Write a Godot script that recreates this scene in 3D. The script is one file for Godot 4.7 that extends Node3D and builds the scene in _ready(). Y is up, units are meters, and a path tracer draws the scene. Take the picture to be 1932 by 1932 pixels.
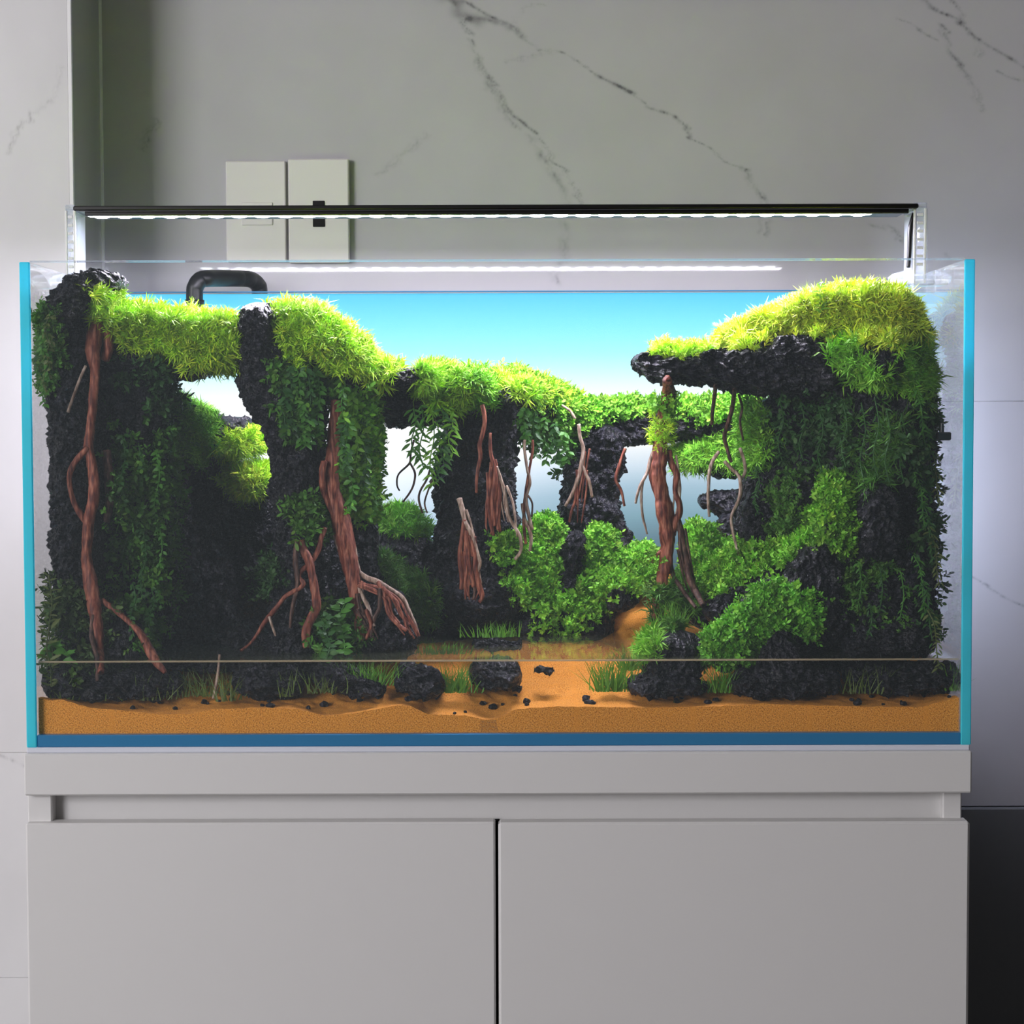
extends Node3D

const CAM_D := 1.8        # distance from the lens to the front face of the aquarium, metres
const F := 3600.0         # focal length in pixels of a 1932 pixel frame
const WALL_D := 0.525     # marble wall, behind the front face of the aquarium
const PIER_D := 0.370     # front of the wall pier on the left
const IN_F := 0.010       # inner side of the front pane
const IN_B := 0.440       # inner side of the back pane

var cam: Camera3D
var cam_t: Transform3D
var cam_inv: Transform3D
var rng := RandomNumberGenerator.new()
var M := {}
var taken := {}
var solids := []          # {label, v, n, p, d}: surfaces that moss, vines and roots settle on
var depth_at := {}        # nearest surface per 12 pixel cell
var buckets := {}         # 40 pixel cell -> [solid, vertex, ...]
var n_lump := FastNoiseLite.new()
var n_mid := FastNoiseLite.new()
var n_crag := FastNoiseLite.new()
var n_fine := FastNoiseLite.new()
var n_soft := FastNoiseLite.new()
var sprigs := {}

func _ready():
	rng.seed = 20240611
	build_camera()
	build_light_and_sky()
	build_noise()
	build_materials()
	build_room()
	build_cabinet()
	build_sockets()
	build_aquarium()
	build_light_panel()
	build_lamp()
	build_pipe_and_clip()
	build_sand_and_water()
	build_rocks()
	index_solids()
	build_driftwood()
	index_solids()
	build_moss()
	build_vines()
	build_grass()

# ---------------------------------------------------------------- camera, light

func build_camera():
	cam = Camera3D.new()
	cam.name = "camera"
	cam.fov = 2.0 * rad_to_deg(atan(966.0 / F))
	cam.near = 0.05
	cam.far = 30.0
	var b := Basis.from_euler(Vector3(-atan(176.0 / F), 0, 0)) * Basis(Vector3(0, 0, 1), -0.0030)
	cam_t = Transform3D(b, Vector3(0, 1.062, CAM_D))
	cam_inv = cam_t.affine_inverse()
	cam.transform = cam_t
	add_child(cam)
	cam.current = true

func build_light_and_sky():
	var we := WorldEnvironment.new()
	we.name = "environment"
	var e := Environment.new()
	var sm := ProceduralSkyMaterial.new()
	sm.sky_top_color = Color(0.55, 0.68, 0.85)
	sm.sky_horizon_color = Color(0.86, 0.89, 0.92)
	sm.ground_bottom_color = Color(0.42, 0.41, 0.4)
	sm.ground_horizon_color = Color(0.7, 0.71, 0.72)
	var sk := Sky.new()
	sk.sky_material = sm
	e.background_mode = Environment.BG_SKY
	e.sky = sk
	e.background_energy_multiplier = 1.6
	e.tonemap_mode = Environment.TONE_MAPPER_LINEAR
	e.tonemap_exposure = 1.0
	e.sdfgi_enabled = true
	e.ssao_enabled = true
	e.ssil_enabled = true
	we.environment = e
	add_child(we)
	# daylight entering at the window of the wall behind the camera
	var day := AreaLight3D.new()
	day.name = "window_daylight"
	day.area_size = Vector2(1.5, 1.4)
	day.light_energy = 10.0
	day.light_color = Color(1.0, 0.986, 1.0)
	day.area_range = 12.0
	day.shadow_enabled = true
	day.position = Vector3(-2.55, 1.7, 3.12)
	add_child(day)

# ---------------------------------------------------------------- helpers

func W(px: float, py: float, d: float) -> Vector3:
	var dir := cam_t.basis * Vector3((px - 966.0) / F, (966.0 - py) / F, -1.0)
	return cam_t.origin + dir * ((-d - cam_t.origin.z) / dir.z)

func PX(p: Vector3) -> Vector2:
	var q := cam_inv * p
	return Vector2(966.0 - F * q.x / q.z, 966.0 + F * q.y / q.z)

func mpp(d: float) -> float:      # metres per pixel at a depth
	return (CAM_D + d) / F

func numbered(called: String) -> String:
	if not taken.has(called):
		taken[called] = 0
		return called
	taken[called] += 1
	return "%s_%03d" % [called, taken[called]]

func tag(o: Node3D, label := "", category := "", group := "", kind := ""):
	if label: o.set_meta("label", label)
	if category: o.set_meta("category", category)
	if group: o.set_meta("group", group)
	if kind: o.set_meta("kind", kind)

func thing(called: String, at: Vector3, label: String, category: String, group := "", kind := "") -> Node3D:
	var o := Node3D.new()
	o.name = numbered(called)
	add_child(o)
	o.position = at
	tag(o, label, category, group, kind)
	return o

func part(called: String, parent: Node3D, mesh: Mesh, m: Material, at: Vector3, label := "") -> MeshInstance3D:
	var o := MeshInstance3D.new()
	o.name = called
	o.mesh = mesh
	o.material_override = m
	parent.add_child(o, true)
	o.position = at
	if label: o.set_meta("label", label)
	return o

func single(called: String, mesh: Mesh, m: Material, at: Vector3, label := "", category := "", group := "", kind := "") -> MeshInstance3D:
	var o := MeshInstance3D.new()
	o.name = numbered(called)
	o.mesh = mesh
	o.material_override = m
	add_child(o)
	o.position = at
	tag(o, label, category, group, kind)
	return o

func box(size: Vector3, r := 0.002) -> ArrayMesh:      # box with chamfered edges, centred
	var h := size / 2.0
	r = minf(r, minf(h.x, minf(h.y, h.z)) * 0.45)
	var st := SurfaceTool.new()
	st.begin(Mesh.PRIMITIVE_TRIANGLES)
	st.set_smooth_group(-1)
	var pts := []
	for sx in [-1, 1]:
		for sy in [-1, 1]:
			for sz in [-1, 1]:
				pts.append([Vector3(sx * h.x, sy * (h.y - r), sz * (h.z - r)), Vector3(sx * (h.x - r), sy * h.y, sz * (h.z - r)), Vector3(sx * (h.x - r), sy * (h.y - r), sz * h.z)])
	var id := func(sx, sy, sz): return (4 if sx > 0 else 0) + (2 if sy > 0 else 0) + (1 if sz > 0 else 0)
	for s in [-1, 1]:
		poly(st, [pts[id.call(s, -1, -1)][0], pts[id.call(s, 1, -1)][0], pts[id.call(s, 1, 1)][0], pts[id.call(s, -1, 1)][0]])
		poly(st, [pts[id.call(-1, s, -1)][1], pts[id.call(1, s, -1)][1], pts[id.call(1, s, 1)][1], pts[id.call(-1, s, 1)][1]])
		poly(st, [pts[id.call(-1, -1, s)][2], pts[id.call(1, -1, s)][2], pts[id.call(1, 1, s)][2], pts[id.call(-1, 1, s)][2]])
	for a in [-1, 1]:
		for b in [-1, 1]:
			poly(st, [pts[id.call(-1, a, b)][1], pts[id.call(1, a, b)][1], pts[id.call(1, a, b)][2], pts[id.call(-1, a, b)][2]])
			poly(st, [pts[id.call(a, -1, b)][0], pts[id.call(a, 1, b)][0], pts[id.call(a, 1, b)][2], pts[id.call(a, -1, b)][2]])
			poly(st, [pts[id.call(a, b, -1)][0], pts[id.call(a, b, 1)][0], pts[id.call(a, b, 1)][1], pts[id.call(a, b, -1)][1]])
			for c in [-1, 1]:
				poly(st, pts[id.call(a, b, c)])
	st.generate_normals()
	return st.commit()

func poly(st: SurfaceTool, q: Array):       # convex polygon of a solid around the origin, turned outwards
	var n: Vector3 = (q[2] - q[0]).cross(q[1] - q[0])
	var mid := Vector3.ZERO
	for p in q: mid += p
	var flip: bool = n.dot(mid) < 0.0
	for i in range(1, q.size() - 1):
		st.add_vertex(q[0])
		st.add_vertex(q[i + 1] if flip else q[i])
		st.add_vertex(q[i] if flip else q[i + 1])

func span_box(called: String, parent: Node3D, lo: Vector3, hi: Vector3, m: Material, r := 0.002, label := "") -> MeshInstance3D:
	return part(called, parent, box(hi - lo, r), m, (lo + hi) / 2.0 - parent.position, label)

func lathe(profile: Array, n := 20) -> ArrayMesh:      # [radius, height] pairs round the y axis
	var st := SurfaceTool.new()
	st.begin(Mesh.PRIMITIVE_TRIANGLES)
	st.set_smooth_group(-1)
	for i in profile.size() - 1:
		for k in n:
			var a := TAU * k / n
			var b := TAU * (k + 1) / n
			var p := [Vector3(cos(a) * profile[i][0], profile[i][1], sin(a) * profile[i][0]), Vector3(cos(b) * profile[i][0], profile[i][1], sin(b) * profile[i][0]), Vector3(cos(b) * profile[i + 1][0], profile[i + 1][1], sin(b) * profile[i + 1][0]), Vector3(cos(a) * profile[i + 1][0], profile[i + 1][1], sin(a) * profile[i + 1][0])]
			for j in [0, 2, 1, 0, 3, 2]: st.add_vertex(p[j])
	st.generate_normals()
	return st.commit()

func curve(pts: Array, step: float) -> Array:      # Catmull-Rom through rows of numbers, about one row per step (in the units of the first two)
	var out := []
	var n := pts.size()
	for i in n - 1:
		var a: Array = pts[maxi(i - 1, 0)]
		var b: Array = pts[i]
		var c: Array = pts[i + 1]
		var e: Array = pts[mini(i + 2, n - 1)]
		var len := Vector2(c[0] - b[0], c[1] - b[1]).length()
		var k := maxi(1, int(ceil(len / step)))
		for j in k:
			var t := float(j) / k
			var row := []
			for q in b.size():
				row.append(cubic_interpolate(b[q], c[q], a[q], e[q], t) if q < 2 else lerpf(b[q], c[q], t))
			out.append(row)
	out.append(pts[n - 1].duplicate())
	return out

func skin(rows: Array, cols: int, closed_ends := true) -> Array:    # rows of rings of points -> mesh arrays
	var n := rows.size()
	var v := PackedVector3Array()
	var nn := PackedVector3Array()
	v.resize(n * cols)
	nn.resize(n * cols)
	for i in n:
		var r: PackedVector3Array = rows[i]
		for j in cols: v[i * cols + j] = r[j]
	for i in n:
		var up := mini(i + 1, n - 1) * cols
		var dn := maxi(i - 1, 0) * cols
		for j in cols:
			var du := v[up + j] - v[dn + j]
			var dv := v[i * cols + (j + 1) % cols] - v[i * cols + (j + cols - 1) % cols]
			nn[i * cols + j] = du.cross(dv).normalized()
	var idx := PackedInt32Array()
	idx.resize((n - 1) * cols * 6)
	var q := 0
	for i in n - 1:
		for j in cols:
			var a := i * cols + j
			var b := i * cols + (j + 1) % cols
			idx[q] = a
			idx[q + 1] = b
			idx[q + 2] = a + cols
			idx[q + 3] = b
			idx[q + 4] = b + cols
			idx[q + 5] = a + cols
			q += 6
	return [v, nn, idx]

func mesh_of(v: PackedVector3Array, nn: PackedVector3Array, idx: PackedInt32Array) -> ArrayMesh:
	var arr := []
	arr.resize(Mesh.ARRAY_MAX)
	arr[Mesh.ARRAY_VERTEX] = v
	arr[Mesh.ARRAY_NORMAL] = nn
	arr[Mesh.ARRAY_INDEX] = idx
	var m := ArrayMesh.new()
	m.add_surface_from_arrays(Mesh.PRIMITIVE_TRIANGLES, arr)
	return m

func shifted(v: PackedVector3Array, by: Vector3) -> PackedVector3Array:
	return Transform3D(Basis(), by) * v

func base_of(v: PackedVector3Array) -> Vector3:
	var lo := v[0]
	var hi := v[0]
	for p in v:
		lo = lo.min(p)
		hi = hi.max(p)
	return Vector3((lo.x + hi.x) / 2, lo.y, (lo.z + hi.z) / 2)

# ---------------------------------------------------------------- materials

func build_noise():
	n_lump.noise_type = FastNoiseLite.TYPE_CELLULAR
	n_lump.cellular_return_type = FastNoiseLite.RETURN_DISTANCE2_SUB
	n_lump.fractal_type = FastNoiseLite.FRACTAL_NONE
	n_lump.frequency = 28.0
	n_lump.domain_warp_enabled = false
	n_mid.noise_type = FastNoiseLite.TYPE_SIMPLEX_SMOOTH
	n_mid.fractal_type = FastNoiseLite.FRACTAL_RIDGED
	n_mid.fractal_octaves = 3
	n_mid.frequency = 38.0
	n_crag.noise_type = FastNoiseLite.TYPE_CELLULAR
	n_crag.cellular_return_type = FastNoiseLite.RETURN_DISTANCE
	n_crag.fractal_type = FastNoiseLite.FRACTAL_NONE
	n_crag.frequency = 110.0
	n_fine.noise_type = FastNoiseLite.TYPE_SIMPLEX
	n_fine.fractal_type = FastNoiseLite.FRACTAL_FBM
	n_fine.fractal_octaves = 2
	n_fine.frequency = 150.0
	n_soft.noise_type = FastNoiseLite.TYPE_SIMPLEX_SMOOTH
	n_soft.fractal_octaves = 3
	n_soft.frequency = 12.0

func noise_tex(freq: float, type: int, stops: Array, size := 512, normal := false) -> NoiseTexture2D:
	var n := FastNoiseLite.new()
	n.noise_type = type
	n.frequency = freq
	n.fractal_octaves = 4
	var t := NoiseTexture2D.new()
	t.width = size
	t.height = size
	t.seamless = true
	t.noise = n
	if normal:
		t.as_normal_map = true
	elif stops.size():
		var g := Gradient.new()
		g.offsets = PackedFloat32Array(stops.map(func(s): return s[0]))
		g.colors = PackedColorArray(stops.map(func(s): return s[1]))
		t.color_ramp = g
	return t

func mat(called: String, c: Color, rough := 0.6, spec := 0.5) -> StandardMaterial3D:
	var m := StandardMaterial3D.new()
	m.resource_name = called
	m.albedo_color = c
	m.roughness = rough
	m.metallic_specular = spec
	M[called] = m
	return m

func glass(called: String, a: float, spec := 0.5, c := Color(0.9, 0.97, 1.0)) -> StandardMaterial3D:
	var m := mat(called, Color(c.r, c.g, c.b, a), 0.0, spec)
	m.transparency = BaseMaterial3D.TRANSPARENCY_ALPHA
	return m

func triplanar(m: StandardMaterial3D, s: Vector3):
	m.uv1_triplanar = true
	m.uv1_world_triplanar = true
	m.uv1_scale = s

func build_materials():
	var rock := mat("lava_rock", Color(1, 1, 1), 0.4, 0.38)
	rock.albedo_texture = noise_tex(0.02, FastNoiseLite.TYPE_SIMPLEX, [[0.0, Color(0.03, 0.03, 0.042)], [0.5, Color(0.068, 0.066, 0.088)], [0.78, Color(0.135, 0.132, 0.17)], [1.0, Color(0.29, 0.285, 0.34)]])
	triplanar(rock, Vector3(7, 7, 7))
	rock.heightmap_enabled = true
	rock.heightmap_scale = 0.5
	rock.heightmap_texture = noise_tex(0.035, FastNoiseLite.TYPE_SIMPLEX, [])
	var wood := mat("red_wood", Color(1, 1, 1), 0.6, 0.4)
	wood.albedo_texture = noise_tex(0.02, FastNoiseLite.TYPE_SIMPLEX, [[0.2, Color(0.27, 0.11, 0.085)], [0.5, Color(0.47, 0.23, 0.17)], [0.8, Color(0.68, 0.44, 0.34)]])
	triplanar(wood, Vector3(26, 4, 26))
	var pale := mat("pale_root", Color(1, 1, 1), 0.6, 0.4)
	pale.albedo_texture = noise_tex(0.02, FastNoiseLite.TYPE_SIMPLEX, [[0.2, Color(0.42, 0.33, 0.28)], [0.5, Color(0.62, 0.52, 0.45)], [0.8, Color(0.78, 0.7, 0.64)]])
	triplanar(pale, Vector3(26, 6, 26))
	var dark := mat("dark_root", Color(1, 1, 1), 0.6, 0.4)
	dark.albedo_texture = noise_tex(0.02, FastNoiseLite.TYPE_SIMPLEX, [[0.2, Color(0.16, 0.1, 0.09)], [0.6, Color(0.32, 0.21, 0.17)], [0.85, Color(0.5, 0.38, 0.32)]])
	triplanar(dark, Vector3(26, 6, 26))
	var sand := mat("wet_sand", Color(1, 1, 1), 0.85, 0.3)
	sand.albedo_texture = noise_tex(0.12, FastNoiseLite.TYPE_SIMPLEX, [[0.14, Color(0.4, 0.23, 0.1)], [0.26, Color(0.83, 0.53, 0.19)], [0.65, Color(0.9, 0.615, 0.245)], [0.95, Color(0.98, 0.78, 0.44)]])
	triplanar(sand, Vector3(9, 9, 9))
	sand.heightmap_enabled = true
	sand.heightmap_scale = 0.05
	sand.heightmap_texture = noise_tex(0.2, FastNoiseLite.TYPE_SIMPLEX, [])
	for k in [["moss", 1.0], ["leaf", 0.9]]:
		var m := mat(k[0], Color(1, 1, 1), 0.55, 0.35)
		m.vertex_color_use_as_albedo = true
		m.backlight_enabled = true
		m.backlight = Color(0.5, 0.6, 0.25)
	for k in [["leaf_deep", Color(0.16, 0.33, 0.13)], ["leaf_mid", Color(0.25, 0.46, 0.14)], ["leaf_bright", Color(0.42, 0.62, 0.16)], ["leaf_olive", Color(0.36, 0.39, 0.2)], ["blade_green", Color(0.33, 0.55, 0.13)], ["blade_olive", Color(0.33, 0.4, 0.15)]]:
		var m := mat(k[0], k[1], 0.5, 0.4)
		m.backlight_enabled = true
		m.backlight = Color(0.35, 0.5, 0.15)
	mat("cabinet_white", Color(0.86, 0.855, 0.85), 0.45, 0.4)
	mat("cabinet_gap", Color(0.03, 0.03, 0.03), 0.8, 0.2)
	mat("mat_white", Color(0.85, 0.86, 0.9), 0.7, 0.3)
	mat("plate_white", Color(0.88, 0.87, 0.85), 0.35, 0.5)
	mat("black_plastic", Color(0.025, 0.027, 0.032), 0.3, 0.5)
	mat("pipe_black", Color(0.04, 0.045, 0.06), 0.35, 0.4)
	mat("bar_black", Color(0.02, 0.02, 0.025), 0.35, 0.5)
	mat("bar_seam", Color(0.42, 0.42, 0.45), 0.3, 0.5)
	mat("wall_paint", Color(0.8, 0.795, 0.785), 0.7, 0.3)
	mat("wall_grey", Color(0.42, 0.42, 0.42), 0.7, 0.3)
	mat("floor_tile", Color(0.5, 0.49, 0.47), 0.5, 0.4)
	mat("dark_tile", Color(0.44, 0.445, 0.45), 0.4, 0.4)
	mat("grout", Color(0.72, 0.71, 0.7), 0.8, 0.2)
	mat("trim_white", Color(0.92, 0.92, 0.92), 0.4, 0.5)
	glass("pane_glass", 0.04, 0.55)
	glass("clear_glass", 0.02, 0.16)
	glass("window_glass", 0.05, 0.5)
	glass("pond_water", 0.05, 0.42, Color(0.6, 0.65, 0.5))
	var ac := glass("clear_acrylic", 0.3, 0.9, Color(0.86, 0.9, 0.96))
	ac.roughness = 0.05
	var ed := mat("glass_edge", Color(0.4, 0.97, 1.0), 0.3, 0.2)
	ed.backlight_enabled = true
	ed.backlight = Color(0.4, 0.9, 1.0)
	var be := mat("glass_edge_deep", Color(0.24, 0.5, 0.68), 0.2, 0.4)
	be.backlight_enabled = true
	be.backlight = Color(0.1, 0.3, 0.42)
	var me := glass("meniscus_film", 0.5, 0.5, Color(0.75, 0.68, 0.55))
	me.roughness = 0.3
	var led := mat("led_glow", Color(1, 1, 1), 0.4)
	led.emission_enabled = true
	led.emission = Color(0.94, 0.96, 1.0)
	led.emission_energy_multiplier = 26.0
	var strip := mat("led_strip", Color(1, 1, 1), 0.4)
	strip.emission_enabled = true
	strip.emission = Color(0.93, 0.97, 1.0)
	strip.emission_energy_multiplier = 1.6

# ---------------------------------------------------------------- room

func vein_image(w: int, h: int, box_px: Rect2, base: Color, veins: Array, sd: int) -> ImageTexture:
	var im := Image.create(w, h, false, Image.FORMAT_RGBF)
	var cloud := FastNoiseLite.new()
	cloud.seed = sd
	cloud.frequency = 0.006
	cloud.fractal_octaves = 4
	var grain := FastNoiseLite.new()
	grain.seed = sd + 5
	grain.frequency = 0.05
	for y in h:
		for x in w:
			var t := 1.0 + cloud.get_noise_2d(x, y) * 0.05
			im.set_pixel(x, y, Color(base.r * t, base.g * t, base.b * t))
	var r := RandomNumberGenerator.new()
	r.seed = sd
	for v in veins:
		var strength: float = v[0]
		var wide: float = v[1]
		var rows := curve(v[2], 2.0)
		for i in rows.size():
			var u: float = (rows[i][0] - box_px.position.x) / box_px.size.x * w
			var q: float = (rows[i][1] - box_px.position.y) / box_px.size.y * h
			var wob := cloud.get_noise_2d(rows[i][0] * 9.0, rows[i][1] * 9.0) * 9.0
			var fade := clampf(0.55 + 0.9 * grain.get_noise_2d(rows[i][0] * 0.5, rows[i][1] * 0.5 + sd * 10), 0.08, 1.0)
			for strand in 3:
				var off: float = wob + [0.0, 3.0, -4.0][strand] * wide * (0.5 + grain.get_noise_2d(rows[i][0] * 1.5, strand * 50.0))
				var s: float = strength * fade * [1.0, 0.4, 0.3][strand]
				var rad := int(ceil(wide * [1.4, 2.0, 2.4][strand]))
				for dy in range(-rad, rad + 1):
					for dx in range(-rad, rad + 1):
						var xx := int(u + off) + dx
						var yy := int(q + off * 0.4) + dy
						if xx < 0 or yy < 0 or xx >= w or yy >= h: continue
						var g := exp(-float(dx * dx + dy * dy) / (wide * wide * [0.5, 1.2, 1.6][strand])) * s * (0.6 + 0.6 * r.randf())
						var c := im.get_pixel(xx, yy)
						var k := 1.0 - g * 0.30
						im.set_pixel(xx, yy, Color(maxf(c.r * k, base.r * 0.3), maxf(c.g * k, base.g * 0.3), maxf(c.b * k, base.b * 0.32)))
	return ImageTexture.create_from_image(im)

func tile_slab(parent: Node3D, lo: Vector3, hi: Vector3, whole_lo: Vector3, whole_hi: Vector3, m: Material):   # one marble tile, its veins laid out over the whole wall
	var st := SurfaceTool.new()
	st.begin(Mesh.PRIMITIVE_TRIANGLES)
	st.set_smooth_group(-1)
	var g := 0.0006
	var face := [Vector3(lo.x + g, lo.y + g, hi.z), Vector3(hi.x - g, lo.y + g, hi.z), Vector3(hi.x - g, hi.y - g, hi.z), Vector3(lo.x + g, hi.y - g, hi.z)]
	var rim := [Vector3(lo.x + 0.0001, lo.y + 0.0001, hi.z - 0.0006), Vector3(hi.x - 0.0001, lo.y + 0.0001, hi.z - 0.0006), Vector3(hi.x - 0.0001, hi.y - 0.0001, hi.z - 0.0006), Vector3(lo.x + 0.0001, hi.y - 0.0001, hi.z - 0.0006)]
	var quads := [face]
	for k in 4: quads.append([face[k], face[(k + 1) % 4], rim[(k + 1) % 4], rim[k]])
	for k in 4: quads.append([rim[k], rim[(k + 1) % 4], Vector3(rim[(k + 1) % 4].x, rim[(k + 1) % 4].y, lo.z), Vector3(rim[k].x, rim[k].y, lo.z)])
	var mid := (lo + hi) / 2.0
	for q in quads:
		var n: Vector3 = (q[2] - q[0]).cross(q[1] - q[0])
		var c: Vector3 = (q[0] + q[2]) / 2.0 - mid
		var order := [0, 2, 1, 0, 3, 2] if n.dot(c) < 0.0 else [0, 1, 2, 0, 2, 3]
		for j in order:
			var p: Vector3 = q[j]
			st.set_uv(Vector2((p.x - whole_lo.x) / (whole_hi.x - whole_lo.x), (whole_hi.y - p.y) / (whole_hi.y - whole_lo.y)))
			st.add_vertex(p - mid)
	st.generate_normals()
	part("tile", parent, st.commit(), m, mid - parent.position)

func build_room():
	# marble wall behind the aquarium: a core with glazed tiles in front of it
	var z0 := -WALL_D
	var pier_x := W(140, 600, PIER_D).x
	var top_y := 2.6
	var dado := W(1880, 1521, WALL_D).y
	var joint := W(1880, 757, WALL_D).y
	var wall := thing("wall_back", Vector3(0.2, 0, z0 - 0.06), "", "", "", "structure")
	span_box("wall_core", wall, Vector3(-3.6, 0, z0 - 0.12), Vector3(3.1, top_y, z0 - 0.012), M.grout)
	var vx0 := W(-120, 966, WALL_D).x
	var vx1 := W(2052, 966, WALL_D).x
	var vy0 := W(966, 1560, WALL_D).y
	var vy1 := W(966, -60, WALL_D).y
	var veins := [
		[1.0, 1.5, [[853, -10], [872, 25], [886, 60]]], [1.0, 1.6, [[893, 72], [905, 110], [925, 140], [950, 180], [968, 210], [990, 228], [1008, 244]]],
		[0.9, 1.3, [[1006, 240], [1030, 270], [1045, 300], [1065, 312], [1080, 335], [1090, 360], [1099, 388]]], [0.5, 2.0, [[903, 108], [922, 150], [950, 196], [975, 236]]],
		[0.45, 2.4, [[1000, 250], [1030, 300], [1060, 345], [1070, 385], [1070, 415], [1067, 470], [1045, 525]]], [0.6, 5.0, [[850, -10], [868, 8], [880, 24], [890, 34]]],
		[0.5, 3.0, [[880, 34], [910, 32], [960, 46], [978, 60]]],
		[1.0, 1.8, [[884, 2], [920, 25], [960, 42], [975, 50], [985, 65], [1002, 80]]], [0.8, 1.2, [[1016, 92], [1060, 95], [1090, 112], [1130, 140], [1170, 160], [1218, 192]]],
		[1.0, 2.0, [[1130, 140], [1165, 158], [1185, 168]]], [0.9, 1.6, [[1230, 202], [1270, 214], [1290, 235], [1300, 258]]], [0.8, 1.1, [[1298, 256], [1340, 275], [1365, 300], [1405, 313]]],
		[0.8, 1.8, [[1403, 312], [1415, 330], [1428, 360], [1446, 382], [1446, 440]]], [0.35, 1.3, [[960, 116], [1010, 100], [1060, 95]]], [0.3, 1.1, [[970, 40], [1000, 10], [1030, 8]]],
		[0.9, 1.8, [[1736, -5], [1758, 20], [1797, 36], [1823, 62], [1843, 78], [1872, 95], [1905, 114], [1940, 140]]], [0.7, 1.5, [[1779, -5], [1797, 10], [1805, 26], [1806, 50]]],
		[1.0, 1.7, [[1773, 48], [1784, 75], [1787, 98], [1804, 121], [1817, 144]]], [0.6, 1.6, [[1817, 146], [1836, 167], [1842, 185], [1848, 210]]], [0.6, 1.3, [[1693, 38], [1712, 44], [1735, 62], [1760, 75]]],
		[0.5, 1.6, [[1834, 70], [1842, 90], [1845, 110]]], [0.6, 1.4, [[1876, 134], [1902, 147], [1940, 153]]], [0.6, 1.7, [[1637, 419], [1663, 425], [1676, 422], [1700, 452]]],
		[0.75, 1.5, [[306, 218], [290, 240], [284, 258], [272, 275]]], [0.35, 1.9, [[810, 245], [770, 278], [745, 305], [715, 325]]], [0.5, 1.4, [[1835, 1083], [1868, 1103], [1900, 1125], [1940, 1142]]],
		[0.3, 2.0, [[1786, 475], [1790, 500], [1800, 540]]],
	]
	var tx := vein_image(1400, 1045, Rect2(-120, -60, 2172, 1620), Color(0.525, 0.52, 0.54), veins, 3)
	var marble := mat("grey_marble", Color(1, 1, 1), 0.22, 0.35)
	marble.albedo_texture = tx
	marble.texture_repeat = false
	marble.clearcoat_enabled = true
	marble.clearcoat = 1.0
	marble.clearcoat_roughness = 0.03
	var wl := Vector3(vx0, vy0, 0)
	var wh := Vector3(vx1, vy1, 0)
	for cx in [[-3.6, vx0], [vx0, vx1], [vx1, 3.1]]:
		for cy in [[dado, joint], [joint, joint + 0.6], [joint + 0.6, top_y]]:
			tile_slab(wall, Vector3(cx[0], cy[0], z0 - 0.012), Vector3(cx[1], cy[1], z0), wl, wh, marble)
	var base := thing("baseboard_back", Vector3(0, 0, z0), "", "", "", "structure")
	span_box("dado_tile", base, Vector3(-0.5, 0, z0 - 0.012), Vector3(3.1, dado - 0.001, z0 + 0.006), M.dark_tile, 0.002)
	# pier on the left, faced with lighter tiles
	var pz := -PIER_D
	var pier := thing("wall_pier", Vector3(-1.8, 0, pz), "", "", "", "structure")
	span_box("pier_core", pier, Vector3(-3.6, 0, z0), Vector3(pier_x - 0.008, top_y, pz - 0.01), M.grout)
	var px0 := W(-160, 966, PIER_D).x
	var py0 := W(966, 1980, PIER_D).y
	var py1 := W(966, -60, PIER_D).y
	var pv := [[0.6, 1.6, [[104, 180], [62, 215], [46, 226], [36, 250], [18, 278]]], [0.5, 1.6, [[-20, 1408], [12, 1420], [38, 1432]]], [0.25, 1.3, [[128, 120], [112, 160], [100, 185]]]]
	var ptx := vein_image(256, 1024, Rect2(-160, -60, 300, 2040), Color(0.69, 0.685, 0.69), pv, 11)
	var pm := mat("white_marble", Color(1, 1, 1), 0.3, 0.35)
	pm.albedo_texture = ptx
	pm.texture_repeat = false
	var j1 := W(20, 1420, PIER_D).y
	var j2 := W(20, 1845, PIER_D).y
	for cx in [[-3.6, px0], [px0, pier_x - 0.003]]:
		for cy in [[0.0, j2], [j2, j1], [j1, top_y]]:
			tile_slab(pier, Vector3(cx[0], cy[0], pz - 0.01), Vector3(cx[1], cy[1], pz), Vector3(px0, py0, 0), Vector3(pier_x, py1, 0), pm)
	span_box("side_tile", pier, Vector3(pier_x - 0.008, 0, z0 + 0.001), Vector3(pier_x, top_y, pz - 0.003), marble, 0.001)
	var tr := thing("trim_1", Vector3(pier_x, 0, pz), "", "", "", "structure")
	span_box("corner_strip", tr, Vector3(pier_x - 0.003, 0, pz - 0.004), Vector3(pier_x + 0.0015, top_y, pz + 0.001), M.trim_white, 0.0005)
	var tr2 := thing("trim_2", Vector3(pier_x, 0, z0), "", "", "", "structure")
	span_box("corner_bead", tr2, Vector3(pier_x - 0.001, 0, z0 - 0.001), Vector3(pier_x + 0.003, top_y, z0 + 0.004), M.trim_white, 0.001)
	# the rest of the room, behind the camera
	var fl := thing("floor", Vector3(0, -0.05, 1.3), "", "", "", "structure")
	span_box("floor_slab", fl, Vector3(-3.6, -0.1, -0.7), Vector3(3.1, 0, 3.3), M.floor_tile)
	var ce := thing("ceiling", Vector3(0, 2.6, 1.3), "", "", "", "structure")
	span_box("ceiling_slab", ce, Vector3(-3.6, 2.6, -0.7), Vector3(3.1, 2.7, 3.3), M.wall_paint)
	var lw := thing("wall_left", Vector3(-3.05, 0, 1.3), "", "", "", "structure")
	span_box("wall_panel", lw, Vector3(-3.6, 0, pz), Vector3(-3.5, 2.6, 3.3), M.wall_paint)
	var rw := thing("wall_right", Vector3(2.65, 0, 1.3), "", "", "", "structure")
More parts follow.
